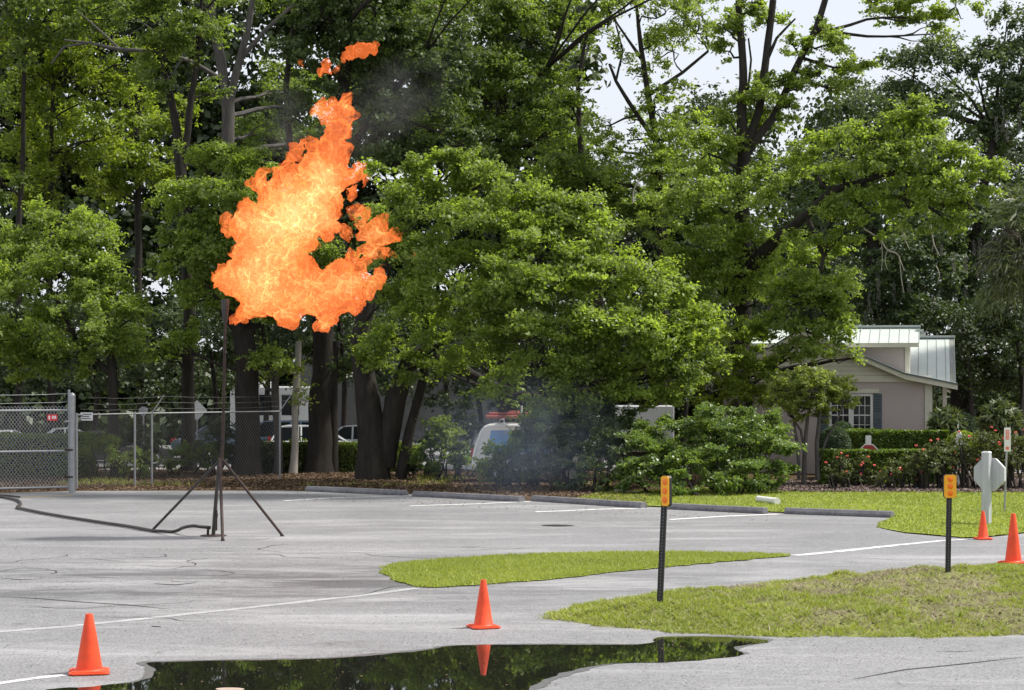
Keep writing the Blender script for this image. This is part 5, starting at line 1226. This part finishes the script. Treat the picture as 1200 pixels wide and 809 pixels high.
# dark oaks behind the house at the right, with hanging moss
for i, (tr, L, lb, D_) in enumerate([
    ([[(1128, 550, 26), (1125, 430, 22), (1135, 330, 18), (1150, 240, 12), (1165, 150, 7)], [(1125, 400, 12), (1160, 385, 10), (1200, 378, 7)], [(1132, 330, 10), (1170, 250, 7), (1200, 225, 5)]],
     [(1060, 85, 34), (1100, 75, 34), (1140, 75, 30), (1180, 60, 34), (1215, 40, 36), (1055, 125, 36), (1100, 120, 34), (1175, 110, 34), (1190, 160, 36), (1150, 165, 30), (1210, 110, 36), (1180, 25, 18), (1150, 260, 36), (1185, 215, 30), (1120, 300, 40), (1200, 300, 44), (1160, 330, 40), (1150, 450, 36), (1200, 480, 36), (1115, 440, 30), (1170, 380, 40), (1130, 350, 36), (1210, 340, 40), (1160, 490, 26), (1030, 110, 18), (1210, 420, 40), (1180, 440, 30), (1140, 395, 26)],
     'broad hazy oak behind the house at the right edge', 104),
    ([[(1040, 550, 22), (1035, 400, 18), (1020, 280, 14), (1015, 180, 9)]],
     [(1020, 130, 34), (1005, 170, 34), (1040, 180, 40), (1070, 220, 44), (1030, 250, 44), (1000, 290, 40), (1050, 300, 46), (1090, 330, 44), (1040, 350, 44), (1000, 350, 36), (1080, 380, 40), (990, 130, 18), (1100, 270, 40), (960, 250, 36), (1110, 380, 34)],
     'dark moss hung oak behind the house ridge', 100)]):
    r_ = tree('moss_hung_oak', lb, D_, tr, L, M['far_green'], M['bark'], 'dark oaks behind the house', k=1900, ls=.24, clump=(.4, .95))
    Pp = []; A_ = []; Sz = []
    for l in random.sample(L, 12):
        for s_ in range(3):
            q = W(l[0]+random.uniform(-.8, .8)*l[2], l[1]+l[2]*random.uniform(.4, 1), D_-1.5-random.random()*1.2); ln = random.uniform(.5, 1.4)
            for t_ in np.linspace(0, 1, 26):
                for _ in range(3): Pp.append((q.x+random.gauss(0, .05), q.y, q.z-ln*t_)); A_.append((random.gauss(0, .15), 0, -1)); Sz.append(.16)
    m_ = leaf_obj('moss', np.array(Pp), np.array(Sz), M['moss'], r_, r_.location, .1, None, None, .10, np.array(A_))
# dead bare twigs hanging below the bright bough
def twig(label, path, subs, D_):
    q = [W(x, y, D_) for x, y in path]; org = q[0]
    e2 = empty('dead_branch', org, label, 'dead branch')
    MB().tube(catmull(q, 4), [.035-.022*i/(len(catmull(q, 4))-1) for i in range(len(catmull(q, 4)))], 5).build('branch', M['bark_pale'], e2, True, org)
    for s_ in subs:
        qq = [W(x, y, D_) for x, y in s_]; cc_ = catmull(qq, 4)
        MB().tube(cc_, [.02-.014*i/(len(cc_)-1) for i in range(len(cc_))], 4).build('twig', M['bark_pale'], e2, True, org)
twig('pale dead branch dangling over the left of the house roof', [(1012, 268), (1030, 280), (1040, 293), (1053, 300), (1056, 325), (1059, 343)], [[(1040, 293), (1037, 305), (1040, 316)], [(1053, 300), (1060, 318)], [(1033, 284), (1034, 300), (1033, 318)]], 68.5)
twig('thin pale dead twig dangling under the middle of the bright bough', [(1054, 256), (1058, 275), (1066, 293)], [[(1057, 270), (1063, 280)]], 68.3)
twig('thin pale dead twig dangling right of the bough middle', [(1090, 262), (1094, 285), (1101, 300)], [[(1094, 285), (1092, 296)], [(1097, 312), (1101, 322), (1098, 334)]], 68.2)
twig('crooked white dead branch left of the tall oak trunk', [(742, 238), (743, 222), (752, 208), (762, 204)], [[(743, 222), (748, 214)], [(745, 212), (756, 222)]], 70)
twig('fallen pale branch lying under the dark bush', [(715, 552), (724, 546), (734, 541)], [], 62.4)
twig('thin pale stick lying on the grass before the dark bush', [(720, 574.5), (745, 577), (768, 579)], [], 61.6)

# ------------------------------------------------------------------ flame
D_ = 45.3; sc = D_/F
core = [(290, 335, 24), (270, 328, 16), (258, 326, 8), (300, 310, 32), (330, 340, 30), (300, 355, 20), (285, 362, 10), (350, 350, 22), (335, 368, 11), (385, 345, 28), (388, 370, 11), (412, 345, 20), (425, 330, 12), (400, 320, 18), (320, 280, 34), (295, 265, 22), (290, 250, 12), (345, 262, 32), (350, 230, 32), (372, 240, 28), (375, 205, 24), (315, 232, 16), (308, 222, 9), (392, 180, 20), (386, 205, 18), (398, 155, 17), (402, 132, 15), (392, 125, 10), (368, 172, 8), (385, 135, 9), (404, 200, 9), (408, 225, 7), (380, 268, 16), (363, 288, 12), (345, 300, 14), (366, 320, 14), (335, 205, 10)]
wing = [(404, 270, 9), (412, 308, 10), (418, 245, 9), (430, 250, 8), (445, 262, 9), (440, 275, 13), (452, 278, 10), (464, 272, 7), (430, 272, 9), (420, 262, 6), (426, 290, 8), (410, 296, 8), (438, 298, 8), (452, 296, 5), (464, 300, 3.5), (478, 300, 3.5), (486, 296, 2.5), (448, 313, 3), (425, 310, 10)]
edge_w = [[(254, 326, 5), (262, 318, 6)], [(376, 124, 6), (382, 130, 6)], [(410, 124, 6), (408, 116, 5)], [(352, 176, 6), (346, 186, 5), (358, 166, 5)], [(296, 218, 7), (304, 212, 6), (312, 204, 5)], [(330, 194, 5), (338, 188, 5)], [(268, 258, 6), (262, 272, 5)], [(438, 330, 7), (446, 320, 5), (434, 344, 6)], [(280, 374, 5), (287, 378, 5)], [(378, 382, 6), (384, 378, 6)], [(414, 205, 6), (420, 196, 5), (424, 212, 4)]]
wisp = [[(374, 84, 5), (380, 79, 5), (386, 86, 4)], [(406, 70, 5), (413, 64, 6), (421, 59, 6), (430, 55, 6), (438, 52, 5), (400, 76, 3)], [(350, 76, 3.5), (354, 80, 2)], [(395, 84, 2.5), (398, 78, 2)]]
def flame_mat(name, strength, cut, core_):
    m = bpy.data.materials.new(name); m.use_nodes = True; a = N(m); a.t.nodes.remove(a.p)
    v = a.coord((1, 1, .8)); 
    nw = a.n('ShaderNodeTexNoise'); nw.inputs['Scale'].default_value = 1.1; nw.inputs['Detail'].default_value = 5; a.l(v, nw.inputs['Vector'])
    s1 = a.n('ShaderNodeVectorMath'); s1.operation = 'SCALE'; s1.inputs['Scale'].default_value = 1.1; a.l(nw.outputs['Color'], s1.inputs[0])
    ad = a.n('ShaderNodeVectorMath'); ad.operation = 'ADD'; a.l(v, ad.inputs[0]); a.l(s1.outputs[0], ad.inputs[1]); vw = ad.outputs[0]
    n1 = a.noise(1.2, 8, .62, vw, .3); n2 = a.noise(4.2, 9, .7, vw, 1.2)
    rid = a.math('SUBTRACT', 1.0, a.math('MULTIPLY', a.math('ABSOLUTE', a.math('SUBTRACT', n2, .5)), 5.5))
    at = a.n('ShaderNodeAttribute'); at.attribute_name = 'core_heat'; ht = at.outputs['Fac']
    t = a.math('ADD', a.math('SUBTRACT', a.math('MULTIPLY', ht, .95), .07), a.math('MULTIPLY', a.math('SUBTRACT', n1, .5), 1.15))
    t = a.math('ADD', t, a.math('MULTIPLY', a.math('SUBTRACT', n2, .5), 1.0))
    n3 = a.noise(9, 8, .7, vw, 1.6)
    t = a.math('ADD', t, a.math('MULTIPLY', a.math('SUBTRACT', n3, .5), 1.1))
    rid2 = a.math('SUBTRACT', 1.0, a.math('MULTIPLY', a.math('ABSOLUTE', a.math('SUBTRACT', n3, .5)), 7.0))
    t = a.math('SUBTRACT', t, a.math('MULTIPLY', a.math('MAXIMUM', rid, 0.0), .24)); t = a.math('SUBTRACT', t, a.math('MULTIPLY', a.math('MAXIMUM', rid2, 0.0), .16))
    c = a.ramp(t, [(.0, (.66, .13, .03)), (.18, (.90, .22, .06)), (.36, (1., .36, .12)), (.58, (1., .55, .19)), (.80, (1., .73, .30)), (1., (1., .88, .48))])
    em = a.n('ShaderNodeEmission'); em.inputs['Strength'].default_value = strength; a.l(c, em.inputs[0])
    tr = a.n('ShaderNodeBsdfTransparent'); x = a.n('ShaderNodeMixShader'); tr2 = a.n('ShaderNodeBsdfTransparent'); tr2.inputs[0].default_value = (.78, .78, .78, 1); sm = a.n('ShaderNodeAddShader'); a.l(em.outputs[0], sm.inputs[0]); a.l(tr2.outputs[0], sm.inputs[1])
    al = a.math('ADD', a.math('MULTIPLY', ht, 1.6), a.math('MULTIPLY', a.math('SUBTRACT', n2, .5), 1.5))
    al = a.ramp(a.math('ADD', al, a.math('ADD', .5, a.math('MULTIPLY', a.math('SUBTRACT', n3, .5), .8))), [(cut+.24, 0.), (cut+.44, 1.)]); a.l(al, x.inputs[0]); a.l(tr.outputs[0], x.inputs[1]); a.l(sm.outputs[0], x.inputs[2])
    a.l(x.outputs[0], a.t.nodes['Material Output'].inputs['Surface']); return m
FM = flame_mat('fire', .34, .36, 1)
FMW = flame_mat('fire_outer', .33, .42, 0)
FMF = flame_mat('fire_fringe', .27, .50, 0)
forg = W(264, 370, D_)
fe = empty('flame', forg, 'billowing orange and yellow gas flame above the flare stand', 'flame')
def flame_part(name, L, mt_, yof=0, flat=.75, hscale=1.0, vox=.035, amp=1.0, grow=1.0):
    bm = bmesh.new()
    lob = []
    for i, (x, y, r) in enumerate(L):
        rr = r*sc*grow; c = W(x, y, D_+yof+ (mnoise.noise(Vector((x*.02, y*.02, 1)))*.35)); lob.append((c, rr))
        mt4 = Matrix.Translation(c-forg) @ Matrix.Diagonal((rr*1.0, rr*flat, rr*1.0, 1)); bmesh.ops.create_icosphere(bm, subdivisions=3, radius=1, matrix=mt4)
    me = bpy.data.meshes.new(name); bm.to_mesh(me); bm.free(); o = bpy.data.objects.new(name, me); COL.objects.link(o)
    md = o.modifiers.new('r', 'REMESH'); md.mode = 'VOXEL'; md.voxel_size = vox
    dg = bpy.context.evaluated_depsgraph_get(); me2 = bpy.data.meshes.new_from_object(o.evaluated_get(dg)); bpy.data.objects.remove(o)
    n = len(me2.vertices); co = np.empty(n*3); me2.vertices.foreach_get('co', co); co = co.reshape(-1, 3)
    no = np.empty(n*3); me2.vertices.foreach_get('normal', no); no = no.reshape(-1, 3)
    cx = np.array([np.array(c-forg) for c, r in lob]); rr = np.array([r for c, r in lob])
    heat = np.zeros(n)
    for c_, r_ in zip(cx, rr):
        d_ = np.hypot(co[:, 0]-c_[0], co[:, 2]-c_[2]); heat += np.clip(1-d_/(r_*1.8), 0, 1)*r_*1.0
    new = co.copy()
    for i in range(n):
        v = Vector(co[i]); a1 = mnoise.noise_vector(v*1.5+Vector((0, 0, -3)))*.15+mnoise.noise_vector(v*3.6)*.12+mnoise.noise_vector(v*8)*.085+mnoise.noise_vector(v*17)*.045
        s_ = (mnoise.noise(v*5.5+Vector((9, 0, 0)))*.10+mnoise.noise(v*12)*.05)
        new[i] += np.array(a1)*amp*min(1, hscale+.2)+no[i]*s_*amp
    me2.vertices.foreach_set('co', new.ravel().astype(np.float32))
    at = me2.attributes.new('core_heat', 'FLOAT', 'POINT'); at.data.foreach_set('value', np.clip(heat*hscale, 0, 1.2).astype(np.float32))
    me2.polygons.foreach_set('use_smooth', [True]*len(me2.polygons)); me2.materials.clear(); me2.update()
    return link(name, me2, fe, mt_)
flame_part('flame_core', core, FM, 0, .7, .80)
flame_part('flame_fringe', core, FMF, -.02, .72, .42, .035, 1.25, 1.02)
flame_part('flame_tongue', wing, FMW, -.05, .8, 1.7, .025, .9, 1.0)
for wv in edge_w: flame_part('flame_lick', wv, FMW, 0, .8, 3.2, .02, 1.0, 1.15)
for wv in wisp: flame_part('flame_wisp', wv, FMW, 0, .8, 3.2, .018, .75, 1.1)

# ------------------------------------------------------------------ smoke
def smoke(name, label, c, r, dens, col, seed, scale=.8, rot=0):
    m = bpy.data.materials.new(name); m.use_nodes = True; a = N(m); a.t.nodes.remove(a.p)
    tc_ = a.n('ShaderNodeTexCoord'); ln = a.n('ShaderNodeVectorMath'); ln.operation = 'LENGTH'; a.l(tc_.outputs['Object'], ln.inputs[0])
    fo = a.math('SUBTRACT', 1.0, ln.outputs['Value']); fo = a.math('MAXIMUM', fo, 0.0)
    n = a.noise(scale, 4, .6, a.coord((r[0]*.5, r[1]*.5, r[2]*.5)), .8)
    d_ = a.math('MULTIPLY', a.math('MULTIPLY', fo, a.ramp(n, [(.36, 0.), (.7, 1.)])), dens)
    pv = a.n('ShaderNodeVolumePrincipled'); pv.inputs['Color'].default_value = (*col, 1); a.l(d_, pv.inputs['Density'])
    a.l(pv.outputs[0], a.t.nodes['Material Output'].inputs['Volume'])
    bm = bmesh.new(); bmesh.ops.create_icosphere(bm, subdivisions=3, radius=1); me = bpy.data.meshes.new(name); bm.to_mesh(me); bm.free()
    o = link(name, me, None, m); o.location = c; o.scale = r; o.rotation_euler = (0, rot, 0); tag(o, label, 'smoke', None, 'stuff')
smoke('drifting_smoke', 'thin bluish smoke drifting over the wheel stops by the work van', W(610, 515, 58), (3.4, 2.0, 2.2), .13, (.62, .74, 1.), 1)
smoke('rising_smoke', 'thin grey smoke trailing up right of the flame top', W(455, 120, 46), (2.6, .8, 1.0), .16, (.85, .87, .9), 2, .9, R(-35))
smoke('smoke_wisp', 'small grey smoke wisp left of the flame top', W(335, 140, 46), (.7, .5, 1.2), .2, (.85, .87, .9), 3)
